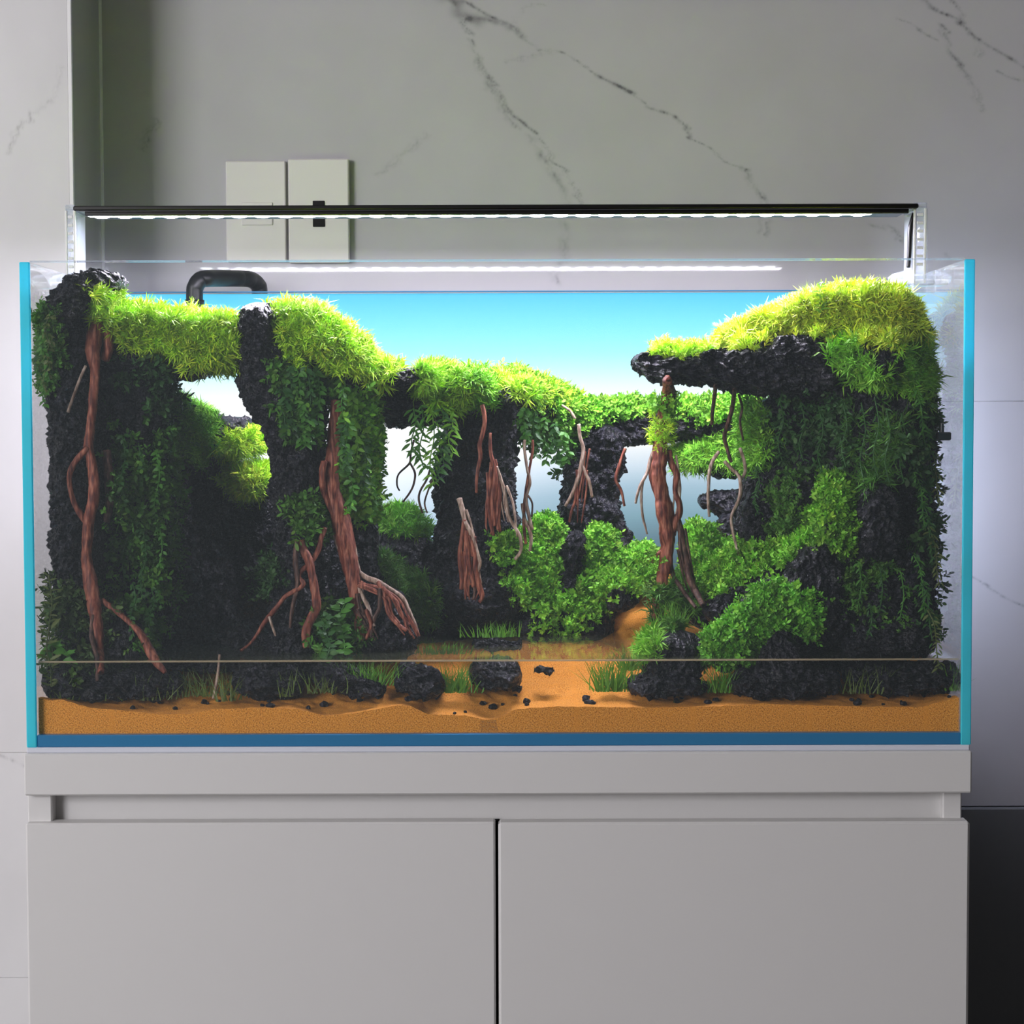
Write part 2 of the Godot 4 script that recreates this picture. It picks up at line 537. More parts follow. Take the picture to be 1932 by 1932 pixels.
	span_box("wall_panel", rw, Vector3(2.6, 0, -0.7), Vector3(2.7, 2.6, 3.3), M.wall_grey)
	var fw := thing("wall_front", Vector3(0, 0, 3.25), "", "", "", "structure")
	span_box("wall_panel", fw, Vector3(-3.5, 0, 3.2), Vector3(-3.3, 2.6, 3.3), M.wall_grey)
	span_box("wall_panel", fw, Vector3(-1.8, 0, 3.2), Vector3(2.7, 2.6, 3.3), M.wall_grey)
	span_box("wall_panel", fw, Vector3(-3.3, 0, 3.2), Vector3(-1.8, 1.0, 3.3), M.wall_grey)
	span_box("wall_panel", fw, Vector3(-3.3, 2.4, 3.2), Vector3(-1.8, 2.6, 3.3), M.wall_grey)
	var wi := thing("window_1", Vector3(-2.55, 1.0, 3.25), "", "", "", "structure")
	for s in [[-3.3, -3.25, 1.0, 2.4], [-1.85, -1.8, 1.0, 2.4], [-3.25, -1.85, 1.0, 1.05], [-3.25, -1.85, 2.35, 2.4], [-2.57, -2.53, 1.05, 2.35]]:
		span_box("window_frame", wi, Vector3(s[0], s[2], 3.22), Vector3(s[1], s[3], 3.28), M.trim_white, 0.004)
	for s in [[-3.25, -2.57], [-2.53, -1.85]]:
		span_box("pane", wi, Vector3(s[0], 1.05, 3.248), Vector3(s[1], 2.35, 3.252), M.window_glass, 0.0005)

func build_cabinet():
	var d0 := -0.004
	var tank_b := W(940, 1408, 0).y
	var slab_t := W(940, 1420, d0).y
	var slab_b := W(940, 1499, d0).y
	var door_t := W(940, 1551, d0).y
	var x0 := W(45, 1460, d0).x
	var x1 := W(1834, 1460, d0).x
	var c := thing("cabinet", Vector3((x0 + x1) / 2, 0, -0.22), "white two-door cabinet standing under the planted glass tank", "cabinet")
	span_box("top_slab", c, Vector3(x0, slab_b, -0.475), Vector3(x1, slab_t, -d0), M.cabinet_white, 0.0015)
	var bx0 := W(52, 1700, 0).x
	var bx1 := W(1820, 1540, 0).x
	span_box("body", c, Vector3(bx0, 0.05, -0.47), Vector3(bx1 , door_t - 0.003, -0.020), M.cabinet_white, 0.002)
	span_box("door_gap_seal", c, Vector3(W(933, 1740, d0).x, 0.06, -0.021), Vector3(W(943, 1740, d0).x, door_t - 0.002, -0.0135), M.cabinet_gap, 0.0003)
	span_box("grip_channel", c, Vector3(W(95, 1525, 0.03).x, door_t - 0.004, -0.47), Vector3(W(1783, 1525, 0.03).x, slab_b, -0.022), M.cabinet_white, 0.001)
	span_box("filler_strip", c, Vector3(bx0, door_t - 0.004, -0.47), Vector3(W(95, 1525, 0).x, slab_b, -0.006), M.cabinet_white, 0.0012)
	span_box("filler_strip", c, Vector3(W(1784, 1525, 0).x, door_t - 0.004, -0.47), Vector3(bx1, slab_b, -0.012), M.cabinet_white, 0.0012)
	span_box("door", c, Vector3(bx0, 0.06, -0.016), Vector3(W(935, 1740, d0).x, door_t, -d0), M.cabinet_white, 0.0018)
	span_box("door", c, Vector3(W(940.5, 1740, d0).x, 0.06, -0.016), Vector3(W(1829, 1740, d0).x, door_t - 0.0008, -d0), M.cabinet_white, 0.0025)
	span_box("plinth", c, Vector3(bx0 + 0.01, 0, -0.46), Vector3(bx1 - 0.01, 0.05, -0.05), M.cabinet_white, 0.001)
	var lm := W(50, 1414, 0).x
	single("levelling_mat", box(Vector3(W(1830, 1414, 0).x - lm, tank_b - slab_t, 0.452), 0.001), M.mat_white, Vector3((lm + W(1830, 1414, 0).x) / 2, (tank_b + slab_t) / 2, -0.226), "thin pale levelling mat between the glass tank and cabinet top", "mat")

func build_sockets():
	var z := -WALL_D
	var a := W(427, 305, WALL_D)
	var b := W(541, 495, WALL_D)
	var s := thing("wall_switch", Vector3((a.x + b.x) / 2, b.y, z), "square-edged white switch plate with one wide rocker, beside the plate with a black slot", "switch")
	span_box("plate", s, Vector3(a.x, b.y, z), Vector3(b.x, a.y, z + 0.006), M.plate_white, 0.0012)
	var c := W(457, 383, WALL_D)
	var d := W(516, 426, WALL_D)
	span_box("rocker", s, Vector3(c.x, d.y, z + 0.002), Vector3(d.x, c.y, z + 0.0078), M.plate_white, 0.0008)
	a = W(545.5, 302, WALL_D)
	b = W(661, 497, WALL_D)
	s = thing("wall_socket", Vector3((a.x + b.x) / 2, b.y, z), "white wall socket plate standing proud of the marble, with a black slot in it", "socket")
	span_box("back_box", s, Vector3(a.x + 0.002, b.y + 0.002, z), Vector3(b.x - 0.002, a.y - 0.002, z + 0.004), M.black_plastic, 0.0005)
	span_box("plate", s, Vector3(a.x, b.y, z + 0.003), Vector3(b.x, a.y, z + 0.012), M.plate_white, 0.0015)
	c = W(590, 379, WALL_D - 0.012)
	d = W(613, 428, WALL_D - 0.012)
	span_box("slot", s, Vector3(c.x, d.y, z + 0.010), Vector3(d.x, c.y, z + 0.0135), M.black_plastic, 0.0006)

# ---------------------------------------------------------------- aquarium

func build_aquarium():
	var xl := W(43, 950, 0).x
	var xr := W(1836, 950, 0).x
	var yb := W(940, 1408, 0).y
	var yt := W(940, 491.5, 0).y
	var t := 0.0095
	var floor_t := W(940, 1385, 0).y
	var q := thing("aquarium", Vector3((xl + xr) / 2, yb, -0.225), "rimless glass aquarium with bluish edges on the white cabinet", "aquarium")
	var bp := span_box("bottom_pane", q, Vector3(xl + t, yb, -0.4495), Vector3(xr - t, floor_t, -0.0015), M.glass_edge_deep, 0.0008, "thick blue bottom glass")
	span_box("front_pane", q, Vector3(xl + t, floor_t, -IN_F), Vector3(xr - t, yt, -0.001), M.clear_glass, 0.0006)
	span_box("back_pane", q, Vector3(xl + t, floor_t, -0.45), Vector3(xr - t, yt, -IN_B), M.clear_glass, 0.0006)
	for s in [[xl, xl + t], [xr - t, xr]]:
		var sp := span_box("side_pane", q, Vector3(s[0], yb, -0.45), Vector3(s[1], yt, -0.004), M.pane_glass, 0.0006)
		var e := MeshInstance3D.new()
		e.name = "polished_edge"
		e.mesh = box(Vector3(t, yt - yb, 0.004), 0.0008)
		e.material_override = M.glass_edge
		sp.add_child(e, true)
		e.position = Vector3((s[0] + s[1]) / 2, (yt + yb) / 2, -0.002) - q.position - sp.position
		e.set_meta("label", "bright cyan polished glass edge")
	var fr: MeshInstance3D = q.get_node("front_pane")
	var bk: MeshInstance3D = q.get_node("back_pane")
	for k in [[fr, -0.0055, 0.009, M.clear_acrylic], [bk, -0.445, 0.01, M.glass_edge_deep]]:
		var e := MeshInstance3D.new()
		e.name = "top_edge"
		e.mesh = box(Vector3(xr - xl - 2 * t, 0.0012, k[2]), 0.0003)
		e.material_override = k[3]
		k[0].add_child(e, true)
		e.position = Vector3((xl + xr) / 2, yt + 0.0006, k[1]) - q.position - k[0].position

func build_light_panel():
	# backlit gradient film on the outside of the back pane
	var d := 0.4515
	var a := W(258, 549, d)
	var xl := W(43, 950, 0).x + 0.008
	var xr := W(1836, 950, 0).x - 0.008
	var yt := W(940, 491.5, 0).y
	var yb := W(940, 1385, 0).y
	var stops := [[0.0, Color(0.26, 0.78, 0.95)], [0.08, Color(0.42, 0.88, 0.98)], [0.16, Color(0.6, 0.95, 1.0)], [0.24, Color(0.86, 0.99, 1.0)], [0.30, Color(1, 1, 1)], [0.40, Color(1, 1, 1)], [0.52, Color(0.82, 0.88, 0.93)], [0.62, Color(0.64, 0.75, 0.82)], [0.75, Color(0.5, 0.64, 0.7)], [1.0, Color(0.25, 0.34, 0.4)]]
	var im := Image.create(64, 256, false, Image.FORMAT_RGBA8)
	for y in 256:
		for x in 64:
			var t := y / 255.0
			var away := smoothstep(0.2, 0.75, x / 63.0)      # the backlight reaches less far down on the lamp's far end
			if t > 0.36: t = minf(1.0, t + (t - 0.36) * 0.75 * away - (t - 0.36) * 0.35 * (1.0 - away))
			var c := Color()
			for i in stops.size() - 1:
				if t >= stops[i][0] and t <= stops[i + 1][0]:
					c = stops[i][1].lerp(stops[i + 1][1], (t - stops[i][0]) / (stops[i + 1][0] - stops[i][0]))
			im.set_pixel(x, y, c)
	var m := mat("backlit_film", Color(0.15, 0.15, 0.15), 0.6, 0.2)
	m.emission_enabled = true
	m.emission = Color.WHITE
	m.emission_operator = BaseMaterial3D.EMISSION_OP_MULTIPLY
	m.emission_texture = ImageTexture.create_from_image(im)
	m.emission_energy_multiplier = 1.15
	m.texture_repeat = false
	var p := thing("light_panel", Vector3((xl + xr) / 2, yb, -d - 0.006), "backlit film panel behind the tank, blue at its top and white below", "light panel")
	span_box("frame", p, Vector3(xl, yb, -d - 0.014), Vector3(xr, yt - 0.0005, -d - 0.0015), M.trim_white, 0.001)
	var qm := QuadMesh.new()
	qm.size = Vector2(xr - xl - 0.002, yt - yb - 0.002)
	part("film", p, qm, m, Vector3(0, (yt - yb) / 2, -d - 0.0005 - p.position.z))
	# the panel is open at both ends and its light spills on the wall there
	var sg := mat("panel_end_glow", Color(0.9, 0.9, 0.9), 0.5)
	sg.emission_enabled = true
	sg.emission = Color(0.82, 0.88, 1.0)
	sg.emission_energy_multiplier = 1.5
	for k in [[xl, -1.0, 0.0012], [xr, 1.0, 0.0045]]:
		span_box("open_end", p, Vector3(k[0] - 0.001, yb + 0.06, -d - 0.013), Vector3(k[0] + 0.001, yt - 0.03, -d - 0.003), sg, 0.0004)
		var e := AreaLight3D.new()
		e.name = "end_light"
		e.area_size = Vector2(0.01, yt - yb - 0.1)
		e.light_energy = k[2] * 22.0
		e.light_color = Color(0.82, 0.88, 1.0)
		e.shadow_enabled = true
		p.add_child(e, true)
		e.position = Vector3(k[0] + k[1] * 0.0016, (yt + yb) / 2 + 0.015, -d - 0.008) - p.position
		e.rotation.y = -k[1] * PI / 2
	var l := AreaLight3D.new()
	l.name = "film_light"
	l.area_size = Vector2(xr - xl - 0.02, 0.25)
	l.light_energy = 0.02
	l.light_color = Color(0.85, 0.96, 1.0)
	l.shadow_enabled = true
	p.add_child(l)
	l.position = Vector3(0, yt - yb - 0.14, -d + 0.0004 - p.position.z)
	l.rotation.y = PI

func build_lamp():
	var d := 0.20
	var a := W(150, 391, d)
	var b := W(1722, 385, d)
	var yt := W(940, 386, d - 0.03).y
	var yb := W(940, 404, d - 0.03).y
	var mid := Vector3((a.x + b.x) / 2, yb, -d)
	var lam := thing("aquarium_lamp", mid, "slim black bar lamp on clear legs over the planted tank", "lamp")
	var h := yt - yb
	span_box("housing", lam, Vector3(a.x, yb + h * 0.5, -d - 0.03), Vector3(b.x, yt, -d + 0.03), M.bar_black, 0.0025)
	span_box("seam", lam, Vector3(a.x + 0.006, yb + h * 0.42, -d - 0.0285), Vector3(b.x - 0.006, yb + h * 0.52, -d + 0.0285), M.bar_seam, 0.0004)
	span_box("lower_housing", lam, Vector3(a.x + 0.012, yb + 0.002, -d - 0.03), Vector3(b.x - 0.010, yb + h * 0.44, -d + 0.03), M.bar_black, 0.0015)
	span_box("front_lip", lam, Vector3(a.x + 0.012, yb - 0.0005, -d + 0.026), Vector3(b.x - 0.010, yb + 0.004, -d + 0.03), M.bar_black, 0.0008)
	var lx0 := W(172, 405, d).x
	var lx1 := W(1640, 405, d).x
	var strip := span_box("light_strip", lam, Vector3(lx0, yb + 0.0004, -d + 0.004), Vector3(lx1, yb + 0.0015, -d + 0.024), M.led_strip, 0.0006)
	var dome := lathe([[0.0085, 0.0], [0.0078, -0.0009], [0.0055, -0.0016], [0.0, -0.0019]], 14)
	for i in 34:
		var o := MeshInstance3D.new()
		o.name = "lens"
		o.mesh = dome
		o.material_override = M.led_glow
		strip.add_child(o, true)
		o.position = Vector3(lerpf(lx0 + 0.014, lx1 - 0.014, i / 33.0), yb + 0.0005, -d + 0.014) - lam.position - strip.position
	var l := AreaLight3D.new()
	l.name = "led_light"
	l.area_size = Vector2(lx1 - lx0 - 0.05, 0.03)
	l.light_energy = 0.95
	l.light_color = Color(0.95, 0.92, 1.0)
	l.shadow_enabled = true
	lam.add_child(l)
	l.position = Vector3((lx0 + lx1) / 2 + 0.025, yb - 0.0028, -d + 0.014) - lam.position
	l.rotation.x = -PI / 2
	# clear legs clamped over the side panes
	var rim := W(940, 491.5, 0).y
	for s in [[130, 153, -1], [1713, 1742, 1]]:
		var p0 := W(s[0], 388, d)
		var p1 := W(s[1], 388, d)
		var side: int = s[2]
		var leg := span_box("leg", lam, Vector3(p0.x, rim - 0.02, -d - 0.02), Vector3(p1.x, yt - 0.002, -d + 0.022), M.clear_acrylic, 0.002, "clear plastic leg")
		span_box("leg_cap", lam, Vector3(p0.x + 0.001, yt - 0.004, -d - 0.021), Vector3(p1.x - 0.001, yt + 0.002, -d + 0.023), M.clear_acrylic, 0.001)
		for k in [0.16, 0.84]:
			var x := lerpf(p0.x, p1.x, k)
			span_box("leg_rib", lam, Vector3(x - 0.0012, rim - 0.01, -d + 0.0205), Vector3(x + 0.0012, yt - 0.004, -d + 0.0235), M.trim_white, 0.0004)
		for k in 7:
			var y := lerpf(rim + 0.008, yt - 0.012, k / 6.0)
			span_box("leg_notch", lam, Vector3(lerpf(p0.x, p1.x, 0.3), y, -d + 0.021), Vector3(lerpf(p0.x, p1.x, 0.7), y + 0.003, -d + 0.0232), M.trim_white, 0.0004)
		var f0 := W(1678 if side > 0 else 108, 530, d)
		var f1 := W(1766 if side > 0 else 200, 530, d)
		var foot := lathe([[0.0, 0.007], [0.012, 0.0065], [0.021, 0.004], [0.026, 0.0], [0.024, -0.006], [0.016, -0.009], [0.0, -0.0095]], 24)
		part("foot", lam, foot, M.clear_acrylic, Vector3((f0.x + f1.x) / 2, W(940, 526, d).y, -d) - lam.position, "clear clamp foot")
		span_box("clamp_pad", lam, Vector3(f0.x + 0.004, W(940, 541, d).y, -d - 0.012), Vector3(f1.x - 0.004, W(940, 531, d).y, -d + 0.014), M.trim_white, 0.002)
	var pw := [[1724, 402, 3.0], [1718, 430, 5.0], [1716, 470, 4.5], [1714, 505, 4.0]]
	var rows := []
	for r in pw: rows.append([r[0], r[1], d - 0.02, r[2]])
	var tb := tube(rows, 8, 0.0)
	part("cable", lam, mesh_of(shifted(tb[0], -mid), tb[1], tb[2]), M.black_plastic, Vector3.ZERO, "black lamp cable")

func build_pipe_and_clip():
	var rows := [[367, 620, 0.405, 16], [367, 560, 0.405, 16], [368, 545, 0.405, 16], [373, 533, 0.406, 16], [384, 527, 0.408, 16], [400, 525.5, 0.412, 16], [460, 525.5, 0.44, 15.5], [474, 527, 0.447, 15.5], [485, 533, 0.455, 15], [491, 545, 0.462, 15], [492, 560, 0.4785, 15], [492, 640, 0.4845, 15]]
	rows = [[367, 640, 0.405, 16], [367, 556, 0.405, 16], [369, 541, 0.405, 16], [376, 530, 0.407, 16], [390, 525.5, 0.411, 16], [455, 525.5, 0.455, 15.5], [474, 528, 0.470, 15.5], [486, 537, 0.482, 15], [490, 555, 0.486, 15], [490, 660, 0.486, 15]]
	var tb := tube(rows, 20, 0.0, 0.004)
	var b := base_of(tb[0])
	var p := thing("filter_pipe", b, "black bent filter pipe hooked over the back rim of the tank", "pipe")
	part("tube", p, mesh_of(shifted(tb[0], -b), tb[1], tb[2]), M.pipe_black, Vector3.ZERO)
	var r2 := [[367, 575, 0.405, 18.5], [367, 566, 0.405, 18.5]]
	tb = tube(r2, 20, 0.0)
	part("collar", p, mesh_of(shifted(tb[0], -b), tb[1], tb[2]), M.pipe_black, Vector3.ZERO)
	var xr := W(1836, 950, 0).x - 0.0095
	var c := W(1795, 823, 0.055)
	var k := thing("suction_clip", Vector3(xr, c.y, -0.055), "small black clip stuck on the inner side of a tank pane", "clip")
	part("body", k, box(Vector3(0.013, 0.008, 0.012), 0.0012), M.black_plastic, Vector3(-0.0066, 0, 0))
	part("prong", k, lathe([[0.0, 0.0], [0.0022, 0.0], [0.0018, 0.009], [0.0, 0.0095]], 10), M.black_plastic, Vector3(-0.008, 0.0035, 0))

# ---------------------------------------------------------------- sand and water

var front_line := [[67, 1315], [94, 1321], [118, 1321], [168, 1335], [252, 1342], [293, 1347], [353, 1347], [400, 1338], [471, 1336], [562, 1338], [611, 1350], [656, 1347], [713, 1338], [753, 1330], [779, 1334], [804, 1347], [878, 1350], [913, 1357], [930, 1357], [950, 1351], [972, 1338], [1049, 1333], [1220, 1335], [1334, 1333], [1400, 1330], [1440, 1328], [1536, 1331], [1642, 1333], [1735, 1334], [1772, 1325], [1813, 1315]]

func line_at(line: Array, x: float) -> float:
	if x <= line[0][0]: return line[0][1]
	for i in line.size() - 1:
		if x <= line[i + 1][0]:
			var t: float = (x - line[i][0]) / (line[i + 1][0] - line[i][0])
			var p: float = line[maxi(i - 1, 0)][1]
			var q: float = line[mini(i + 2, line.size() - 1)][1]
			return lerpf(cubic_interpolate(line[i][1], line[i + 1][1], p, q, t), lerpf(line[i][1], line[i + 1][1], t), 0.5)
	return line[-1][1]

func sand_y(x: float, d: float) -> float:
	var fx := PX(Vector3(x, 0.8, -IN_F)).x
	var y0 := W(fx, line_at(front_line, fx), IN_F).y
	var w := W(940, 1247, IN_F).y
	var heights := [[0.01, -0.044], [0.05, -0.041], [0.09, -0.034], [0.16, -0.015], [0.22, -0.008], [0.3, -0.006], [0.45, -0.003]]
	var deep := w + line_at(heights, d)
	var t := smoothstep(0.0, 0.06, d - IN_F)
	var y := lerpf(y0, deep, t)
	var px := PX(Vector3(x, w, -d)).x
	var hill := exp(-pow((px - 1234.0) / 70.0, 2.0)) * line_at([[0.16, 0.0], [0.2, 0.006], [0.23, 0.016], [0.26, 0.032], [0.29, 0.05], [0.32, 0.068], [0.35, 0.076], [0.45, 0.07]], d)
	return y + hill + n_soft.get_noise_2d(x * 3.0, d * 4.0) * 0.004 * t + n_fine.get_noise_2d(x * 0.6, d * 0.6) * 0.0006

func build_sand_and_water():
	var xl := W(43, 950, 0).x + 0.0095
	var xr := W(1836, 950, 0).x - 0.0095
	var yb := W(940, 1385, 0).y
	var cols := 300
	var rows := 120
	var v := PackedVector3Array()
	var idx := PackedInt32Array()
	for j in rows + 2:
		for i in cols + 1:
			var x := lerpf(xl, xr, float(i) / cols)
			if j == 0: v.append(Vector3(x, yb, -IN_F))
			elif j == rows + 1: v.append(Vector3(x, yb, -IN_B))
			else:
				var d := lerpf(IN_F, IN_B, pow(float(j - 1) / (rows - 1), 1.3))
				v.append(Vector3(x, sand_y(x, d), -d))
	for j in rows + 1:
		for i in cols:
			var a := j * (cols + 1) + i
			var b := a + cols + 1
			for k in [a, b, a + 1, a + 1, b, b + 1]: idx.append(k)
	var st := SurfaceTool.new()
	st.begin(Mesh.PRIMITIVE_TRIANGLES)
	for j in rows + 1:
		st.set_smooth_group(-1 if j == 0 or j == rows else 1)
		for i in cols:
			var a := j * (cols + 1) + i
			var b := a + cols + 1
			for k in [a, b, a + 1, a + 1, b, b + 1]: st.add_vertex(v[k])
	for side in [0, cols]:
		st.set_smooth_group(-1)
		for j in rows - 1:
			var a: Vector3 = v[(j + 1) * (cols + 1) + side]
			var b: Vector3 = v[(j + 2) * (cols + 1) + side]
			var q := [a, b, Vector3(b.x, yb, b.z), Vector3(a.x, yb, a.z)]
			for k in ([0, 1, 2, 0, 2, 3] if side else [0, 2, 1, 0, 3, 2]): st.add_vertex(q[k])
	st.generate_normals()
	single("sand_bed", st.commit(), M.wet_sand, Vector3.ZERO, "ochre sand bed sloping up from the front glass of the tank", "sand", "", "stuff")
	# loose black grains lying on the sand near the front glass
	var w := W(940, 1247, IN_F).y
	var water := thing("water", Vector3((xl + xr) / 2, yb, -0.225), "shallow clear water over the sand in the tank", "water")
	var h := w - W(940, 1340, IN_F).y
	span_box("water_body", water, Vector3(xl + 0.0003, w - 0.0005, -IN_B + 0.0003), Vector3(xr - 0.0003, w + 0.0005, -IN_F - 0.0003), M.pond_water, 0.0001)
	span_box("meniscus", water, Vector3(xl + 0.0003, w - 0.0006, -IN_F - 0.0016), Vector3(xr - 0.0003, w + 0.0011, -IN_F - 0.0002), M.meniscus_film, 0.0004)
	for k in 46:
		var px := rng.randf_range(90, 1800)
		var d := rng.randf_range(0.014, 0.06)
		var p := W(px, 1320, d)
		p.y = sand_y(p.x, d)
		var s := rng.randf_range(0.0012, 0.0034)
		pebble("pebble", p, Vector3(s * rng.randf_range(1.0, 1.7), s, s), k, "small black stone chip lying on the pale sand", "stone chips on the sand")

func pebble(called: String, p: Vector3, r: Vector3, sd: int, label: String, group: String):
	var rows := []
	var cols := 9
	for i in 7:
		var a := PI * i / 6.0
		var ring := PackedVector3Array()
		for j in cols:
			var b := TAU * j / cols
			var q := Vector3(sin(a) * cos(b), -cos(a), sin(a) * sin(b))
			q *= 1.0 + 0.35 * n_soft.get_noise_3d(q.x * 0.08 + sd, q.y * 0.08, q.z * 0.08)
			ring.append(q * r)
		rows.append(ring)
	var s := skin(rows, cols)
	single(called, mesh_of(s[0], s[1], s[2]), M.lava_rock, p + Vector3(0, r.y * 0.5, 0), label, "stone", group)

# ---------------------------------------------------------------- rocks

func rock(label: String, sd: int, amp: float, pts: Array, strata := 0.0, called := "lava_rock"):
	# pts: rows of [pixel x, pixel y, depth, half-width in pixels across the spine, half-depth in metres]
	var res := 0.0025
	var spine := curve(pts, 6.0)
	var n := spine.size()
	var maxr := 0.0
	for r in spine: maxr = maxf(maxr, maxf(r[3] * mpp(r[2]), r[4]))
	var cols := clampi(int(TAU * maxr / res), 32, 210)
	var length := 0.0
	var c := []
	for r in spine: c.append(W(r[0], r[1], r[2]))
	for i in n - 1: length += c[i].distance_to(c[i + 1])
	# cap rows are made by running the radius down to zero at both ends
	var at := 0.0
	var rows := []
	var off := Vector3(sd * 3.17, sd * 1.71, sd * 2.33)
	var cap0: float = minf(pts[0][3] * mpp(pts[0][2]) * 0.7, length * 0.3)
	var cap1: float = minf(pts[-1][3] * mpp(pts[-1][2]) * 0.7, length * 0.3)
	var dist := [0.0]
	for i in n - 1: dist.append(dist[i] + c[i].distance_to(c[i + 1]))
	var steps := []
	for q in 5: steps.append(cap0 * (1.0 - cos(PI / 2 * q / 5.0)))
	var m := maxi(2, int((length - cap0 - cap1) / res))
	for q in m + 1: steps.append(cap0 + (length - cap0 - cap1) * q / m)
	for q in range(1, 6): steps.append(length - cap1 * (1.0 - sin(PI / 2 * q / 5.0)))
	var k := 0
	for s in steps:
		while k < n - 2 and dist[k + 1] < s: k += 1
		var f: float = clampf((s - dist[k]) / maxf(dist[k + 1] - dist[k], 1e-6), 0.0, 1.0)
		var p: Vector3 = c[k].lerp(c[k + 1], f)
		var a: float = lerpf(spine[k][3], spine[k + 1][3], f) * mpp(lerpf(spine[k][2], spine[k + 1][2], f))
		var b: float = lerpf(spine[k][4], spine[k + 1][4], f)
		var tg: Vector3 = c[mini(k + 2, n - 1)] - c[maxi(k - 1, 0)]
		tg.z = 0
		tg = tg.normalized()
		var e1 := Vector3(-tg.y, tg.x, 0)
		var e2 := e1.cross(tg)
		var cap := 1.0
		if s < cap0: cap = sqrt(maxf(0.0, 1.0 - pow(1.0 - s / cap0, 2.0)))
		elif s > length - cap1: cap = sqrt(maxf(0.0, 1.0 - pow(1.0 - (length - s) / cap1, 2.0)))
		var ring := PackedVector3Array()
		ring.resize(cols)
		for j in cols:
			var th := TAU * j / cols
			var ct := cos(th)
			var sn := sin(th)
			var rr := pow(pow(absf(ct), 2.8) + pow(absf(sn), 2.8), -1.0 / 2.8)
			var o := (e1 * (ct * a) + e2 * (sn * b)) * rr
			var q := p + o * cap
			var x := q * 1.0 + off
			var warp := n_soft.get_noise_3dv(x * 1.6) * 0.02
			var y := x + Vector3(warp, -warp, warp)
			var disp := 0.015 * (n_lump.get_noise_3dv(y) + 0.35) + 0.008 * n_mid.get_noise_3dv(x) - 0.008 * (n_crag.get_noise_3dv(y) + 0.5) - 0.003 + 0.0045 * n_fine.get_noise_3dv(x)
			if strata > 0.0:
				var z := (q.y * 1.0 + n_soft.get_noise_3dv(x * 2.0) * 0.008 + q.x * 0.6) * (115.0 if strata < 0.005 else 230.0)
				disp += strata * (absf(fposmod(z, 2.0) - 1.0) - 0.5)
			ring[j] = q + (o / maxf(o.length(), 1e-5)) * disp * amp * lerpf(0.4, 1.0, cap)
		rows.append(ring)
	var sk := skin(rows, cols)
	var v: PackedVector3Array = sk[0]
	for i in v.size():          # keep the stone inside the glass
		if v[i].z > -0.0125: v[i].z = -0.0125 - 0.05 * absf(v[i].z + 0.0125)
		if v[i].z < -0.437: v[i].z = -0.437
	var base := base_of(v)
	single(called, mesh_of(shifted(v, -base), sk[1], sk[2]), M.lava_rock, base, label, "rock")
	remember(v, sk[1], label)

func remember(v: PackedVector3Array, nn: PackedVector3Array, label: String):
	var p := PackedVector2Array()
	var d := PackedFloat32Array()
	p.resize(v.size())
	d.resize(v.size())
	for i in v.size():
		p[i] = PX(v[i])
		d[i] = -v[i].z
	solids.append({"label": label, "v": v, "n": nn, "p": p, "d": d, "done": false})

func index_solids():
	for s in solids.size():
		var o: Dictionary = solids[s]
		if o.done: continue
		o.done = true
		for i in o.p.size():
			var c := Vector2i(o.p[i] / 12.0)
			var dd: float = o.d[i]
			if not depth_at.has(c) or depth_at[c] > dd: depth_at[c] = dd
			var b := Vector2i(o.p[i] / 40.0)
			if not buckets.has(b): buckets[b] = PackedInt32Array()
			buckets[b].append(s)
			buckets[b].append(i)

func surface_d(px: float, py: float, wide := 1) -> float:     # nearest stone or wood at a pixel, or 9 where there is none
	var c := Vector2i(Vector2(px, py) / 12.0)
	var best := 9.0
	for dx in range(-wide, wide + 1):
		for dy in range(-wide, wide + 1):
			var k := c + Vector2i(dx, dy)
			if depth_at.has(k): best = minf(best, depth_at[k])
	return best

